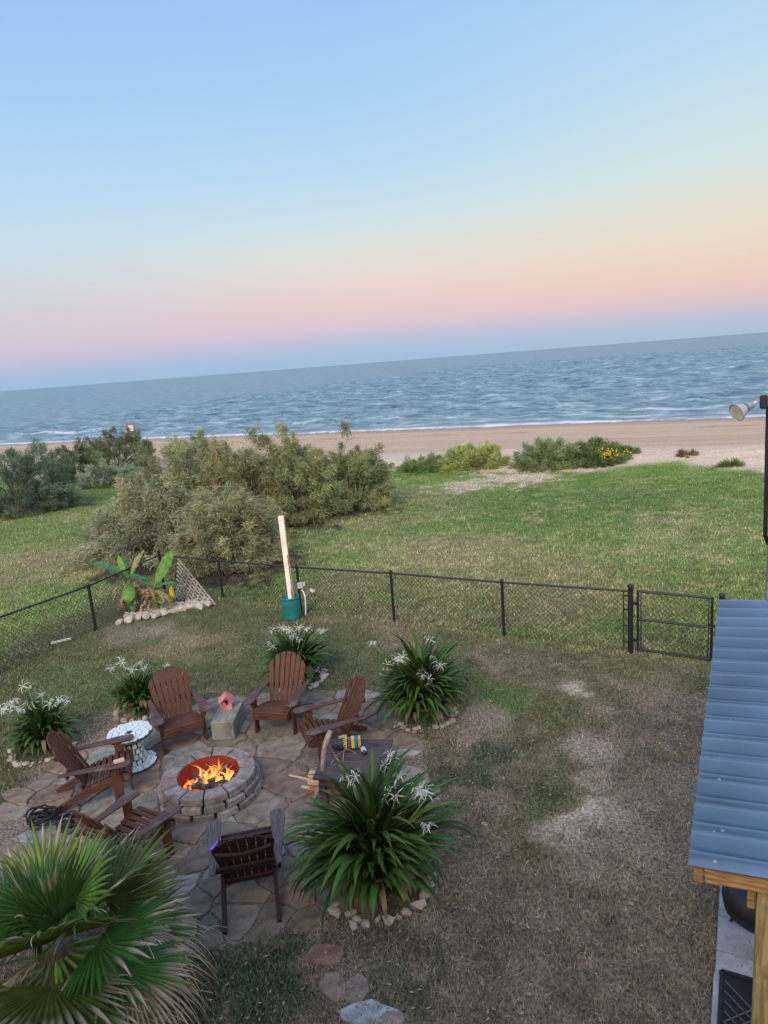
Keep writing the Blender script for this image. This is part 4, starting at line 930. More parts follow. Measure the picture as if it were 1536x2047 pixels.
# tiny weed
# ------------------------------------------------------------------ tamarisk shrubs
def tint(rn, base, a): return np.array(base) * rn.uniform(1 - a, 1 + a)
def shrub(name, label, x, y, z, rx, ry, h, n_cl, n_sp, base, seed, grp='tamarisk shrubs between yard and beach', tipc=(.44, .46, .30), slen=.20, cat='shrub', droop=.8, wd=.008, low=.10, lumpy=1.0):
    rg = np.random.default_rng(seed); rn = random.Random(seed)
    t = empty(name, (x, y, z), label=label, cat=cat, group=grp)
    mb = MB(); ends = []
    for k in range(11):
        a = 2 * pi * k / 11 + rn.uniform(-.3, .3); q = rn.uniform(.25, .8); e = Vector((rx * q * cos(a), ry * q * sin(a), h * rn.uniform(.45, .85) * (1.1 - .5 * q)))
        m_ = e * .5 + Vector((0, 0, h * .08)); r0 = .03 + .012 * h; mb.tube([(rn.uniform(-.2, .2), rn.uniform(-.2, .2), -.05), m_, e], [r0, r0 * .6, r0 * .2], 6); ends.append(e)
    mb.obj('trunk', m_bark, t)
    # clusters over the dome volume
    Ps = []; Ds = []; Ls = []; Cs = []
    for c in range(n_cl):
        a = rn.uniform(0, 2 * pi); el = math.asin(rn.uniform(-.15, 1.0)); rr = rn.uniform(.35, 1.0) ** .5
        lump = (1 - .30 * lumpy) + .60 * lumpy * vnoise(a * 1.4 + seed, el * 2.2 + 9, seed).item()
        c0 = np.array([rx * cos(a) * cos(el) * rr * lump, ry * sin(a) * cos(el) * rr * lump, h * (low + (1 - low) * max(0, sin(el)) * rr * lump)])
        out = np.array([cos(a) * cos(el), sin(a) * cos(el), sin(el) + .35]); out /= np.linalg.norm(out)
        cr = rn.uniform(.20, .44) * (rx / 2.4) ** .5; cc = tint(rn, base, .40); cc[0] *= rn.uniform(.88, 1.12)
        m = n_sp; uu = rg.random(m)[:, None]; pos = c0 + out * (uu - .35) * cr * 1.9 + rg.normal(0, 1, (m, 3)) * cr * (.50 - .34 * uu) + np.array([0, 0, -.25]) * cr * uu ** 2
        d = out * .9 + rg.normal(0, .55, (m, 3)); d /= np.linalg.norm(d, axis=1)[:, None]
        Ps.append(pos); Ds.append(d); Ls.append(rg.uniform(.4, 1.2, m) * slen); cl = cc[None, :] * rg.uniform(.6, 1.4, m)[:, None]; Cs.append(cl)
    P = np.concatenate(Ps); D = np.concatenate(Ds); L = np.concatenate(Ls)[:, None]; Cc = np.concatenate(Cs); m = len(P)
    side = np.cross(D, rg.normal(0, 1, (m, 3))); side /= np.linalg.norm(side, axis=1)[:, None] + 1e-9
    V = []; Cl = []
    g = np.array([0, 0, -1.0])
    for i, tt in enumerate((0, .55, 1.0)):
        p = P + D * L * tt + g * L * droop * .5 * tt * tt; w = wd * (1.0, 1.1, .15)[i]
        V += [p + side * w, p - side * w]; k = tt ** 2 * .45; c = Cc * (1 - k) + np.array(tipc) * k; Cl += [c, c]
    V = np.stack(V, 1).reshape(-1, 3); Cl = np.stack(Cl, 1).reshape(-1, 3); o = np.arange(m)[:, None] * 6
    F = np.concatenate([o + np.array([[0, 1, 3, 2]]), o + np.array([[2, 3, 5, 4]])])
    link('crown', npmesh('crown', V, F, m_fol, Cl), t)
    return t
OL = (.185, .205, .100); GG = (.12, .16, .09); GL = (.15, .165, .08)
def SH(bpx, bpy_, topy, wpx, label, seed, base=OL, n_cl=120, n_sp=110, ryf=.9, **k):
    n_cl = int(n_cl * 1.7); n_sp = int(n_sp * 1.55); base = tuple(v * 1.55 for v in base); x, y, z = GT(bpx, bpy_); h = TZ(bpx, topy, y) - z; sc = CF / math.hypot(y, x * .3); rx = wpx / 2 / sc * 1.0
    return shrub('tamarisk_shrub', label, x, y + rx * .35, z, rx, rx * ryf, h, n_cl, n_sp, base, seed, **k)
SH(300, 1120, 975, 250, 'grey green feathery shrub at front left of the big clump above the banana plants', 1, (.190, .205, .120), 150, 120, tipc=(.52, .52, .38))
SH(450, 1140, 1000, 210, 'olive feathery shrub at the front of the big clump above the corner fence', 2, (.195, .200, .105), 140, 120, tipc=(.50, .49, .34))
SH(385, 1060, 888, 240, 'tall feathery shrub in the middle of the big clump', 3, OL, 150, 110)
SH(485, 1060, 870, 180, 'tall feathery shrub with reddish sprays right of the clump middle', 31, (.20, .20, .10), 120, 110)
SH(590, 1045, 868, 180, 'dark olive feathery shrub behind the white post', 4, (.165, .195, .085), 130, 120)
SH(710, 1020, 882, 155, 'feathery shrub at the right end of the big clump beside the open lawn', 5, (.17, .20, .09), 120, 120)
SH(395, 985, 868, 85, 'small dark feathery shrub top showing above the big clump against the sand', 6, GG, 50, 100)
SH(25, 1030, 903, 215, 'large dark grey green shrub at the left edge of the photo', 7, (.085, .125, .080), 150, 120, tipc=(.24, .30, .22), droop=.5)
SH(232, 938, 864, 130, 'dark shrub in front of the wooden frame near the beach', 8, (.085, .115, .060), 90, 110, droop=.6, wd=.011)
SH(150, 965, 892, 100, 'mid green shrub between left edge shrub and the beach side shrub', 9, (.09, .12, .065), 80, 110, droop=.6, wd=.011)
SH(215, 972, 935, 130, 'low pale flowering shrub beside the sandy path', 10, (.15, .19, .12), 60, 110, tipc=(.5, .52, .45), droop=.5, wd=.011, slen=.22)
SH(290, 948, 925, 36, 'small dark spiky dead bush on the sandy path', 11, (.05, .05, .04), 12, 60, slen=.6, droop=.4)
# dune plants
def mound(px, py, topy, wpx, label, seed, base, tipc, ryf=.6, n_cl=130, n_sp=150, flowers=0, name='dune_grass'):
    x, y, z = GT(px, py); h = TZ(px, topy, y + .6) - z; rx = wpx / 2 / (CF / y)
    t = shrub(name, label, x, y + .5, z - .05, rx, rx * ryf, max(h, .2), n_cl, n_sp, base, seed, grp='low plants on the dune edge', tipc=tipc, slen=.26, droop=.2, wd=.010, low=.03, lumpy=.18)
    if flowers:
        rg = np.random.default_rng(seed); mb = MB(); rn = random.Random(seed)
        for i in range(flowers):
            a = rn.uniform(-.9, 1.2); q = rn.uniform(.3, 1); p = Vector((rx * q * rn.uniform(0, 1), -rx * ryf * rn.uniform(.1, .9), h * rn.uniform(.45, .95) * (1.05 - .3 * q))); mb.box(p, (.05, .05, .05))
        o = mb.obj('yellow_flowers', M('yellow_flower', (.62, .48, .04), .7, 10, .2, 0), t); o['kind'] = 'stuff'
    return t
mound(950, 938, 893, 130, 'rounded yellow green grass mound at the edge of the sand', 1, (.34, .40, .13), (.58, .62, .30))
mound(870, 940, 918, 150, 'low spreading green grass patch left of the rounded mound', 2, (.18, .27, .09), (.34, .42, .18), n_cl=60)
mound(1110, 936, 885, 150, 'blue green leafy mound on the dune in the middle', 3, (.23, .31, .14), (.44, .52, .29))
mound(1195, 930, 885, 130, 'dark green mound dotted with yellow flowers beside bare sand', 4, (.13, .20, .08), (.3, .36, .16), flowers=160)
mound(1262, 917, 908, 40, 'small grass tuft trailing right of the flowered mound', 5, (.12, .18, .06), (.25, .3, .12), n_cl=22, n_sp=90)
mound(1386, 921, 910, 34, 'tiny tan plant alone on the bare sand', 6, (.20, .17, .08), (.35, .28, .15), n_cl=18, n_sp=90)
mound(1470, 938, 935, 44, 'flat green runner at the lawn edge below bare sand', 7, (.12, .17, .05), (.25, .3, .12), n_cl=18, n_sp=70)
# wooden frame near the water
sx, sy = G(268, 900, -1.2); sz = tz(sx, sy); ztop = TZ(268, 846, sy)
sg = empty('wooden_frame_stand', (sx, sy, sz), rad(10), label='orange wooden frame with a white board standing on the beach behind shrubs', cat='sign'); hh = ztop - sz
for s in (-1, 1):
    mb = MB(); mb.box((s * .32, 0, hh / 2), (.12, .12, hh)); mb.obj('post', m_orng, sg)
mb = MB(); mb.box((0, 0, hh - .06), (.54, .11, .12)); mb.obj('top_rail', m_orng, sg)
mb = MB(); mb.box((0, 0, hh - .8), (.52, .11, .1)); mb.obj('lower_rail', m_orng, sg)
mb = MB(); mb.box((0, 0, hh - .44), (.44, .03, .56)); mb.obj('board', m_sign, sg)
mb = MB(); mb.bar((.32, -.07, hh * .55), (.75, -.1, .0), .09, .09); mb.obj('brace', m_orng, sg)

# ------------------------------------------------------------------ fan palm
def fan(parent, hub, az, el, pet, R_, nseg, spread, seed, dry=0.0, name='frond', roll=0.0, tipdry=.5):
    rn = random.Random(seed); d = Vector((cos(az) * cos(el), sin(az) * cos(el), sin(el))); hub = Vector(hub)
    s = Vector((-sin(az), cos(az), 0)); s.normalize(); nrm = s.cross(d) * -1
    if nrm.z < 0: nrm = -nrm
    s = (s * cos(roll) + nrm * sin(roll)); nrm = d.cross(s); nrm = nrm if nrm.z > 0 else -nrm
    V = []; F = []; C = []
    base = Vector(hub) + d * pet + Vector((0, 0, -.08 * pet))
    g = Vector((0, 0, -1))
    gcol = np.array([.085, .165, .032]) * rn.uniform(.55, 1.35); gcol[0] *= rn.uniform(.6, 1.6); dcol = np.array([.40, .31, .21])
    # petiole
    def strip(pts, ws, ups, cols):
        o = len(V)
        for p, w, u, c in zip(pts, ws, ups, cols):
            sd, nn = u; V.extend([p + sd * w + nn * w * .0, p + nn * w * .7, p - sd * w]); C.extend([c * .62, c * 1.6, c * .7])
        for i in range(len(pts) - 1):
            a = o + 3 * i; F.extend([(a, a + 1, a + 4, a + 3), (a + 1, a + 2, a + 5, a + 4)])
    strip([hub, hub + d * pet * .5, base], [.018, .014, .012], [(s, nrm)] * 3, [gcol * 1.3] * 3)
    for k in range(nseg):
        th = -spread + 2 * spread * k / (nseg - 1) + rn.uniform(-.015, .015); L = R_ * (1 - .30 * (abs(th) / spread) ** 2) * rn.uniform(.9, 1.08)
        dd = (d * cos(th) + s * sin(th)).normalized(); ss = (s * cos(th) - d * sin(th)).normalized(); n = 8; pts = []; ws = []; ups = []; cols = []
        fuse = .68 if not dry else .34; dth = 2 * spread / nseg; dr_ = (.3 + 1.9 * rn.random() ** 2.2) * (1 + 2.2 * dry); tipd = rn.random() < (tipdry if el < .3 else .16); curl = rn.uniform(-.7, .7) * (1 + dry)
        tw = rn.uniform(-1.2, 1.2)
        p = Vector(base); cur = dd.copy()
        for i in range(n):
            t = i / (n - 1); r = L * t
            w = min(dth * r * .5, dth * L * fuse * .5) if t < fuse else dth * L * fuse * .5 * max(.05, (1 - (t - fuse) / (1 - fuse)) ** .95 * .92)
            w = max(w, .0018); zig = nrm * (.012 if t > .05 else 0)
            rt = Matrix.Rotation(tw * max(0, t - fuse), 3, dd)
            pts.append(p + zig); ws.append(w * 1.02); ups.append((rt @ ss, rt @ nrm))
            kk = dry if dry else (min(1, max(0, (t - .58) / .25)) if tipd else 0)
            c = gcol * .95 * (1.1 - .25 * t) * (1 - kk) + dcol * kk; cols.append(c * rn.uniform(.85, 1.15))
            bend = dr_ * max(0, t - fuse * .7) ** 1.2 * 1.5 + (.35 * dry)
            cur = (cur + g * bend * .42 + ss * curl * max(0, t - fuse) * .35).normalized(); p = p + cur * L / (n - 1)
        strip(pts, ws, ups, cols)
    # loose pale fibres
    for k in range(5 if not dry else 2):
        th = rn.uniform(-spread, spread); dd = (d * cos(th) + s * sin(th)); p = base + dd * R_ * rn.uniform(.45, .7); pts = []; cur = dd + Vector((0, 0, rn.uniform(.0, .5)))
        for i in range(6): pts.append(p.copy()); cur = (cur + g * .22 + s * rn.uniform(-.3, .3)).normalized(); p = p + cur * .055
        strip(pts, [.003] * 6, [(s, nrm)] * 6, [dcol * 1.15] * 6)
    return link(name, npmesh(name, np.array([tuple(v) for v in V]), np.array(F), m_leaf, np.array(C), False), parent)
palx, paly = -2.98, 4.93
palm = empty('fan_palm', (palx, paly, 0), label='large fan palm with drooping dry leaf tips in the lower left corner', cat='palm')
mb = MB(); mb.tube([(0, 0, -.05), (.02, 0, .4), (0, .02, .85)], [.19, .17, .13], 12); mb.obj('trunk', m_bark, palm)
FR = []
rp_ = random.Random(8)
for lvl, (n_, el, pe, R_, hz, dry) in enumerate(((3, 70, .18, .62, 1.0, 0), (5, 46, .32, .76, .96, 0), (7, 22, .42, .80, .90, 0), (7, 0, .46, .78, .82, 0), (9, -26, .50, .80, .70, .85), (9, -46, .42, .80, .58, 1.0))):
    for k in range(n_):
        FR.append((360 * (k + .5 * (lvl % 2) + rp_.uniform(-.2, .2)) / n_ + 20 * lvl, el + rp_.uniform(-9, 9), pe * rp_.uniform(.85, 1.15), R_ * rp_.uniform(.88, 1.08) * (.86 if 0 < (360 * (k + .5 * (lvl % 2)) / n_ + 20 * lvl) % 360 < 150 else 1), rp_.uniform(-.35, .35), rp_.uniform(1.45, 1.9), min(1, max(0, dry + (rp_.uniform(-.25, .25) if dry else 0))), hz - .09))
FR += [(az_, el_, .60, .92, 0, 1.5, .75, .78) for az_, el_ in ((28, -8), (8, -14), (-12, -12), (-30, -18), (-48, -14), (-66, -20), (-85, -16))]
for i, (az, el, pe, R_, ro, spd, dry, hz) in enumerate(FR):
    fan(palm, (.05 * cos(rad(az)), .05 * sin(rad(az)), hz), rad(az), rad(el), pe, R_, 30 if dry < .5 else 30, spd, 100 + i, dry, 'frond' if dry < .9 else 'dead_frond', ro, .55)
# black coiled hose behind the palm
hx, hy = G(88, 1650); mb = MB(); pts = []
for k in range(90): a = k * .42; r = .15 + .03 * sin(k * .7); pts.append((r * cos(a), r * sin(a) * .9, .03 + k * .0017 + .02 * sin(k * 1.1)))
mb.tube(pts, .014, 6); o = mb.obj('coiled_hose', m_hosem, None, loc=(hx, hy, .02), smooth=True); tag(o, 'black coiled hose lying behind the palm, upper coil by the left chair', 'hose', 'black coils behind the palm')
c = o.copy(); COL.objects.link(c); hx, hy = G(138, 1662); c.location = (hx, hy, .02); c.scale = (.75, .75, 1); c.rotation_euler = (0, 0, 1); c['label'] = 'smaller black hose coil showing between palm fronds'

# ------------------------------------------------------------------ lean-to shelter with the metal roof
shd = empty('lean_to_shelter', (1.5578, 3.4214, 0), -rad(27.9), label='timber shelter with a blue grey corrugated metal roof at the right edge', cat='shelter')
# local axes: Y along the eave (away from camera), X up the slope towards the house
SLP = .085; RW = 2.3; RL = 4.41
m_roof = M('blue_grey_metal', (.17, .255, .35), .36, 1.2, .16, .12, 3, metal=.35, spec=.6, wear=(.21, .27, .36), wscale=.9, bdist=.004)
m_screw = M('screw_metal', (.6, .62, .66), .3, 10, .1, 0, metal=.8)
ZR = 2.40; pitch = .2756; npan = 4
prof1 = [(0, .0), (.10, .0), (.106, .012), (.122, .012), (.128, .0), (.168, .0), (.212, .058), (.252, .058)]   # one period, y offset -> height
period = pitch
ys_ = []; 
for k in range(16):
    for (yy, zz) in prof1:
        v = k * period + yy
        if v <= RL: ys_.append((v, zz))
ys_.append((RL, 0))
per_panel = 4 * period; a = 0; pi_ = 0
while a < RL - .05:
    b = min(a + per_panel, RL)
    seg = [q for q in ys_ if a - 1e-6 <= q[0] <= b + 1e-6]
    if seg[-1][0] < b - 1e-3: seg.append((b, 0.0))
    V = []; F = []
    for (yy, zz) in seg: V += [(0, yy, ZR + zz + .001 * (pi_ % 2)), (RW, yy, ZR + zz + RW * SLP + .001 * (pi_ % 2)), (0, yy, ZR + zz - .003), (RW, yy, ZR + zz + RW * SLP - .003)]
    for i in range(len(seg) - 1): o = 4 * i; F += [(o, o + 4, o + 5, o + 1), (o + 2, o + 3, o + 7, o + 6), (o, o + 2, o + 6, o + 4), (o + 1, o + 5, o + 7, o + 3)]
    F += [(0, 1, 3, 2), (4 * (len(seg) - 1), 4 * (len(seg) - 1) + 2, 4 * (len(seg) - 1) + 3, 4 * (len(seg) - 1) + 1)]
    link('roof_panel', npmesh('roof_panel', V, F, m_roof), shd); a = b; pi_ += 1
mb = MB(); mb.lathe([(.011, 0), (.011, .002), (.007, .003), (.006, .008)], 8); scm = mb.mesh('screw', m_screw)
rn = random.Random(12)
for k in range(16):
    for xx in (.13, .47, 1.1, 1.7):
        for dup_ in range(2 if rn.random() < .3 and xx < .3 else 1):
            yy = k * period + .055 + rn.uniform(-.03, .03)
            if yy < RL: link('screw', scm, shd, (xx + dup_ * .05 + rn.uniform(-.015, .015), yy, ZR + xx * SLP + .0005))
# framing: eave beam along Y, rake board along X, posts
mb = MB(); mb.box((.052, RL / 2 + .02, ZR - .075), (.04, RL - .12, .14)); mb.obj('eave_beam', m_pinez, shd, bevel=.002)
Rr = Matrix.Rotation(-math.atan(SLP), 3, 'Y')
mb = MB(); mb.box((.078 + 1.0, .085, ZR - .082 + 1.1 * SLP), (2.0, .04, .14), Rr); mb.obj('rake_board', m_pine, shd, bevel=.002)
mb = MB(); mb.box((.050, .083, ZR - .073), (.046, .05, .139)); mb.obj('beam_end', M('end_grain', (.36, .20, .085), .7, 14, .3, .2), shd, bevel=.002)
for yy in (.75, 1.35, 1.95, 2.55, 3.15, 3.75): mb = MB(); mb.box((1.12, yy, ZR - .065 + 1.1 * SLP), (2.0, .038, .12), Rr); mb.obj('rafter', m_pine, shd)
# posts placed from the photo
qx, qy = G(1524, 2047, 0); Minv = Matrix.Rotation(rad(27.9), 3, 'Z')
def to_local(x, y): v = Minv @ Vector((x - 1.5578, y - 3.4214, 0)); return v
a_, f_, d_ = ray(1527, 1830); zt = 2.18; tt_ = (CH - zt) / d_; pt_ = to_local(a_ * tt_, f_ * tt_)
SPX, SPY = pt_.x + .02, pt_.y
SPY = .16; SPX = .40
mb = MB(); mb.box((SPX, SPY, (ZR - .12) / 2), (.10, .10, ZR - .14)); mb.obj('post', m_pinez, shd, bevel=.003)
mb = MB(); mb.box((SPX - .075, SPY + .01, ZR - .22), (.045, .06, .16)); mb.obj('post_bracket', m_pine, shd, bevel=.003)
mb = MB(); mb.box((.095, RL - .2, (ZR - .1) / 2), (.09, .09, ZR - .15)); mb.obj('post', m_pinez, shd, bevel=.003)
mb = MB(); mb.box((2.0, .15, 1.2), (.09, .09, 2.4)); mb.obj('post', m_pinez, shd, bevel=.003)

# walkway pavers under / beside the shelter
wk = empty('walkway', (0, 0, 0)); tag(wk, kind='structure')
P_a = Vector(G(1425, 2047)); ud = Vector((.4679, .8838)); vd = Vector((.8838, -.4679))
o_ = Vector(G(1436, 1800)) - ud * .02
st = .42
for k in range(-6, 8):
    for j in range(4):
        c = o_ + ud * (k * st) + vd * (.21 + j * .41)
        if k < -3 and j == 0: continue
        mb = MB(); mb.box((0, 0, 0), (.40, .41, .05)); o = mb.obj('paver', m_paver, wk, bevel=.005, loc=(c.x, c.y, .005 + rnd.uniform(-.004, .004)), rot=(rnd.uniform(-.01, .01), rnd.uniform(-.01, .01), -rad(27.9)))
kx, ky = G(1519, 1798, .45); kt = empty('kettle_grill', (kx, ky, .03), label='black round kettle lid partly hidden under the metal roof', cat='grill')
mb = MB(); mb.lathe([(.02, .62), (.16, .60), (.26, .52), (.30, .42), (.30, .40), (.28, .3), (.18, .2), (.05, .16)], 28); mb.obj('bowl', m_black, kt, smooth=True)
for a in (0, 2.1, 4.2): mb = MB(); mb.tube([(.15 * cos(a), .15 * sin(a), .25), (.26 * cos(a), .26 * sin(a), 0)], .014, 6); mb.obj('leg', m_black, kt)
# black rubber lattice mat
mt = empty('lattice_mat', (*(Vector(G(1443, 1950)) - Vector((0, 0))), .036), -rad(27.9), label='black diamond pattern mat on the walkway at the lower right', cat='mat')
mb = MB(); mb.box((.24, -.55, 0), (.52, 1.1, .01)); mb.obj('backing', m_black, mt)
mb = MB()
for p0, p1 in (((0, 0), (.5, 0)), ((0, -1.1), (.5, -1.1)), ((0, 0), (0, -1.1)), ((.5, 0), (.5, -1.1))): mb.bar((p0[0], p0[1], .012), (p1[0], p1[1], .012), .03, .012)
mb.obj('rim', m_hosem, mt)
mb = MB(); 
for fam in (1, -1):
    for k in range(-6, 16):
        y0 = -k * .1; pts = []
        a0 = .03; a1 = .47; b0 = y0; b1 = y0 + fam * .44
        if max(b0, b1) > -.03 or min(b0, b1) < -1.07: continue
        mb.bar((a0, b0, .012), (a1, b1, .012), .008, .008)
mb.obj('diamond_ribs', M('mat_rib', (.10, .10, .11), .6, 10, .1, 0), mt)
ex_ = Vector(G(1434, 2010)); mb = MB(); mb.bar((0, -.35, .02), (0, .28, .02), .07, .05); o = mb.obj('edging_board', m_paver, None, loc=(ex_.x, ex_.y, 0), rot=(0, 0, -rad(27.9))); tag(o, 'pale grey edging board between dry grass and black mat', 'board')

# ------------------------------------------------------------------ house: deck, rail end with lamp, facade behind the camera
hs = empty('house', (0, 0, 0), -rad(30), label='grey sided house with raised deck, its rail post showing at the right edge', cat='house')
# local: X along facade (right), Y outwards
m_sid = M('lap_siding', (.36, .37, .38), .7, 3, .1, .2, 30)
mb = MB()
for k in range(24): z = .3 + k * .25; mb.box((0, -2.6 - .0, z), (9, .05 + .012 * 1, .24), Matrix.Rotation(.06, 3, 'X'))
mb.obj('facade', m_sid, hs)
mb = MB(); mb.box((0, -2.75, 3.15), (8.9, .2, 6.3)); mb.obj('wall_core', m_sid, hs)
mb = MB(); mb.box((0, -4.9, 6.45), (10, 4.9, .25)); mb.obj('roof', M('roof_shingle', (.08, .08, .085), .9, 10, .3, .5), hs)
mb = MB(); mb.box((0, -1.45, 3.62), (8.9, 2.3, .18)); mb.obj('deck_floor', m_tgrey, hs)
# rail post on the right, seen edge-on
RX, RY = (1531 - 768), 0
def at_depth(px, py, Y): a, f, d = ray(px, py); return Vector((Y * a / f, Y, CH - Y * d / f))
e_top = at_depth(1530, 735, 3.5); e_bot = at_depth(1530, 1075, 3.5)
rp = empty('deck_rail_post', (e_top.x + .018, e_top.y, 0), -rad(27.5), label='weathered grey deck rail post at the right edge of the photo', cat='post')
mb = MB(); mb.box((.070, .0, (3.95 + e_top.z) / 2 - .02), (.085, .09, e_top.z - 3.95)); mb.obj('upright', m_siding, rp, bevel=.004)
mb = MB(); mb.box((.06, 0, e_top.z + .0), (.11, .12, .05)); mb.obj('cap', M('green_cap', (.06, .10, .09), .6, 10, .3, .2), rp, bevel=.004)
mb = MB(); mb.box((1.3, 0, e_top.z - .05), (2.4, .05, .05)); mb.obj('hand_rail', m_siding, rp)
mb = MB(); mb.box((1.3, 0, 3.98), (2.4, .06, .14)); mb.obj('bottom_rail', m_siding, rp)
mb = MB(); mb.box((2.55, -2.7, 3.98), (.10, 5.5, .16)); mb.obj('side_beam', m_siding, rp)
for k in range(9): mb = MB(); mb.box((.32 + k * .24, 0, 4.47), (.035, .035, .86)); mb.obj('baluster', m_siding, rp)
mb = MB(); zz = at_depth(1520, 812, 3.45).z; mb.tube([(.004, -.02, zz), (.006, -.02, zz - .2), (.010, -.02, zz - .4), (.013, -.02, e_bot.z + .02), (.03, -.0, e_bot.z - .03)], .010, 8); mb.obj('conduit', m_black, rp)
lpz = at_depth(1522, 803, 3.45)
lp = empty('flood_lamp', tuple(lpz), -rad(27.5), label='small outdoor spotlight pointing left from the deck rail post', cat='lamp')
mb = MB(); mb.box((0.012, 0, 0), (.035, .06, .065)); mb.obj('junction_box', m_black, lp, bevel=.006)
pA = Vector((-.02, 0, .0)); dirL = (at_depth(1480, 822, 3.42) - at_depth(1520, 800, 3.45)); dirL = (Matrix.Rotation(rad(27.5), 3, 'Z') @ dirL).normalized()
mb = MB(); mb.tube([pA, pA + dirL * .03], .008, 8); mb.obj('knuckle', m_pvc, lp)
mb = MB(); mb.tube([pA + dirL * .028, pA + dirL * .07], [.019, .021], 14); mb.obj('socket', M('grey_cast', (.25, .27, .30), .6, 30, .2, .4), lp)
mb = MB(); mb.tube([pA + dirL * .068, pA + dirL * .076], [.024, .024], 14); mb.obj('gasket', m_black, lp)
mb = MB(); mb.tube([pA + dirL * .074, pA + dirL * .09, pA + dirL * .12, pA + dirL * .126], [.024, .032, .044, .046], 18, cap=False); mb.obj('shade', M('frost_glass', (.34, .37, .44), .35, 10, .05, 0), lp, smooth=True)
mb = MB(); mb.tube([pA + dirL * .118, pA + dirL * .122], [.042, .042], 18); mb.obj('lens', M('lens_cream', (.62, .56, .42), .4, 30, .2, .1), lp)

# ------------------------------------------------------------------ grass blades
def blades(name, X, Y, L, w, seed, lean=.8, dryp=.35, gain=1.0):
    rg = np.random.default_rng(seed); n = len(X); Z = terrain(X, Y) - .004
    C = ground_color(X, Y); br_ = rg.uniform(.45, 1.7, n)[:, None]; C = C * br_ ** 1.3 * gain
    dry = rg.random(n) < dryp; C[dry] = C[dry] * .45 + np.array([.30, .25, .155]) * .55
    a = rg.uniform(0, 2 * pi, n); le = rg.uniform(.1, lean, n); LL = L * rg.uniform(.45, 1.2, n)
    d = np.stack([np.cos(a) * np.sin(le), np.sin(a) * np.sin(le), np.cos(le)], 1); s = np.stack([-np.sin(a), np.cos(a), np.zeros(n)], 1)
    P = np.stack([X, Y, Z], 1); M1 = P + d * LL[:, None] * .55; M1[:, 2] += .0
    tip = P + d * LL[:, None] * np.array([1.15, 1.15, .85]) 
    V = np.stack([P + s * w, P - s * w, M1 - s * w * .8, M1 + s * w * .8, tip], 1).reshape(-1, 3); o = np.arange(n)[:, None] * 5
    F = np.concatenate([o + np.array([[0, 1, 2]]), o + np.array([[0, 2, 3]]), o + np.array([[3, 2, 4]])])
    ob = link(name, npmesh(name, V, F, m_grass, np.repeat(C, 5, 0))); tag(ob, kind='stuff'); return ob
rg = np.random.default_rng(77)
def sample(n, r0, r1, pw):
    u = rg.random(n); r = (r0 ** pw + (r1 ** pw - r0 ** pw) * u) ** (1 / pw); a = rg.uniform(rad(-36), rad(34), n); return r * np.sin(a), r * np.cos(a)
X, Y = sample(330000, 4.2, 17.5, 1.0); ins = (Y < fence_y(X)) | (Y < 12)
C = ground_color(X, Y); bare = (C[:, 0] / (C[:, 1] + 1e-6)); keep = ~in_poly(X, Y, PATIO) & (rg.random(len(X)) < np.clip(1.55 - (bare - .95) * 2.4, .12, 1) * np.clip(1.9 - C.mean(-1) * 5.5, .18, 1))
X, Y = X[keep], Y[keep]
loc_ = Minv @ Vector((0, 0, 0)); lx = (X - 1.5578) * cos(rad(27.9)) - (Y - 3.4214) * sin(rad(27.9))
k2 = ~((lx > .62) & (Y < 9)); X, Y = X[k2], Y[k2]
ob = blades('yard_grass', X, Y, .065, .0046, 1, 1.15, .42, 1.15); tag(ob, 'short patchy lawn grass in the yard', kind='stuff')
X, Y = sample(300000, 12, 46, .6); s_ = S_(X, Y); k = (Y > fence_y(X) - .3) | (X < -7); k &= s_ < 33.2 + (fbm(T_(X, Y) * .25, s_ * .25, 77) - .5) * 3.0
X, Y = X[k], Y[k]; d = np.hypot(X, Y)
ob = blades('meadow_grass', X, Y, .085, .008, 2, .9, .12, 1.4); tag(ob, 'mown green lawn grass between fence and beach', kind='stuff')
# white clover flecks
X, Y = sample(3600, 13, 34, 1.4); s_ = S_(X, Y); k = (Y > fence_y(X)) & (s_ < 31) & (fbm(X * .4, Y * .4, 5) > .5); X, Y = X[k], Y[k]; n = len(X); Z = terrain(X, Y) + .05
w = .009; P = np.stack([X, Y, Z], 1); V = np.stack([P + [w, 0, 0], P + [0, w, 0], P + [-w, 0, 0], P + [0, -w, 0], P + [0, 0, w]], 1).reshape(-1, 3); o_ = np.arange(n)[:, None] * 5
F = np.concatenate([o_ + np.array([[0, 1, 4]]), o_ + np.array([[1, 2, 4]]), o_ + np.array([[2, 3, 4]]), o_ + np.array([[3, 0, 4]])])
ob = link('clover_flowers', npmesh('clover_flowers', V, F, M('clover_white', (.55, .56, .42), .8, 10, .2, 0))); tag(ob, 'tiny white clover flowers scattered over the far lawn', kind='stuff')

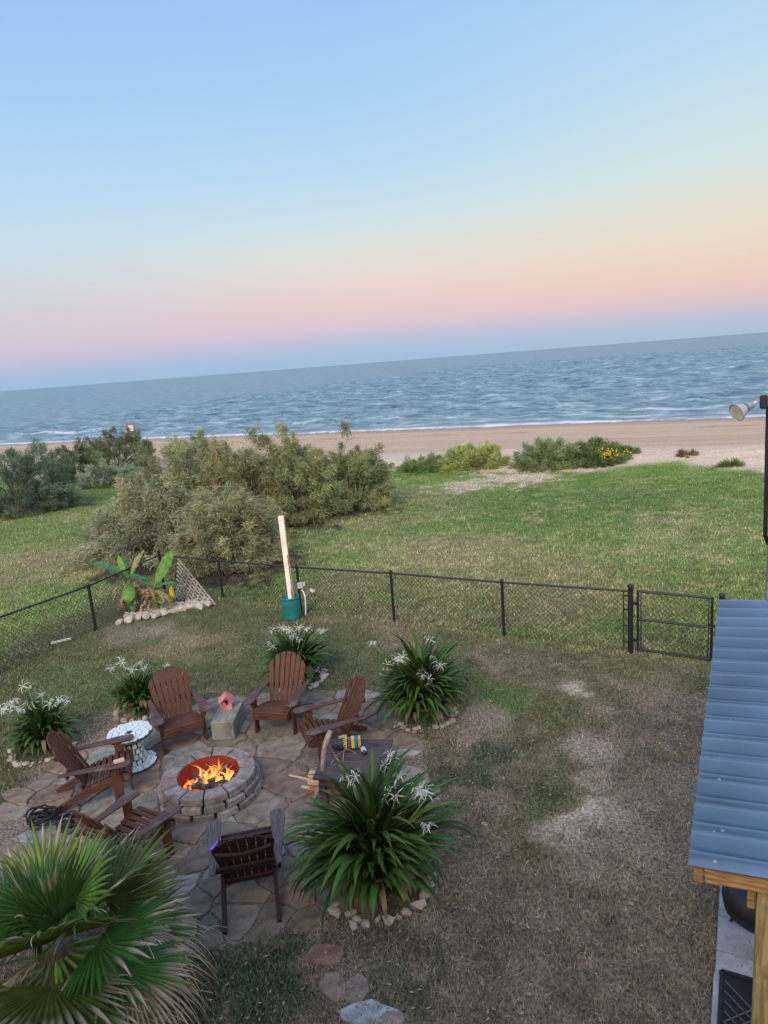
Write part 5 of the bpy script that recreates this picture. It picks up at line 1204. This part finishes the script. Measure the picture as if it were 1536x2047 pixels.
# dead leaf bits and straw lying on the yard
X, Y = sample(9000, 4.3, 16, 1.0); k = (Y < fence_y(X)) & ~in_poly(X, Y, PATIO); X, Y = X[k], Y[k]; n = len(X); rg2 = np.random.default_rng(4)
a = rg2.uniform(0, 2 * pi, n); L = rg2.uniform(.008, .03, n)[:, None]; d = np.stack([np.cos(a), np.sin(a), rg2.uniform(-.3, .4, n)], 1) * L; sd = np.stack([-np.sin(a), np.cos(a), a * 0], 1) * L * rg2.uniform(.15, .5, n)[:, None]
P = np.stack([X, Y, terrain(X, Y) + .03], 1); V = np.stack([P - d, P + sd, P + d, P - sd], 1).reshape(-1, 3); C = np.array([.42, .34, .23])[None] * rg2.uniform(.25, 1.25, n)[:, None]
ob = link('dead_leaf_litter', npmesh('dead_leaf_litter', V, np.arange(n)[:, None] * 4 + np.array([[0, 1, 2, 3]]), m_grass, np.repeat(C, 4, 0))); tag(ob, 'straw and dead leaf bits scattered on the dry yard grass', kind='stuff')

# gravel and crumbs in the patio joints
rg3 = np.random.default_rng(12); X = rg3.uniform(-5.6, .6, 26000); Y = rg3.uniform(5.2, 11.2, 26000); k = in_poly(X + (fbm(X * 2, Y * 2, 3) - .5) * .5, Y + (fbm(X * 2, Y * 2, 4) - .5) * .5, PATIO) & (fbm(X * 2.2, Y * 2.2, 19) > .44)
X, Y = X[k], Y[k]; n = len(X); r = rg3.uniform(.002, .0075, n); P = np.stack([X, Y, np.full(n, .018)], 1); a = rg3.uniform(0, 6, n)
def off(q, h): return np.stack([np.cos(a + q) * r, np.sin(a + q) * r, h * r], 1)
V = np.stack([P + off(0, -1), P + off(2.1, -1), P + off(4.2, -1), P + off(1, 1.2)], 1).reshape(-1, 3); o_ = np.arange(n)[:, None] * 4
F = np.concatenate([o_ + np.array([[0, 1, 3]]), o_ + np.array([[1, 2, 3]]), o_ + np.array([[2, 0, 3]])]); C = np.array([.27, .215, .165])[None] * rg3.uniform(.4, 1.7, n)[:, None]
ob = link('gravel', npmesh('gravel', V, F, m_grass, np.repeat(C, 4, 0))); tag(ob, 'brown grit and gravel between and on the flagstones', kind='stuff')
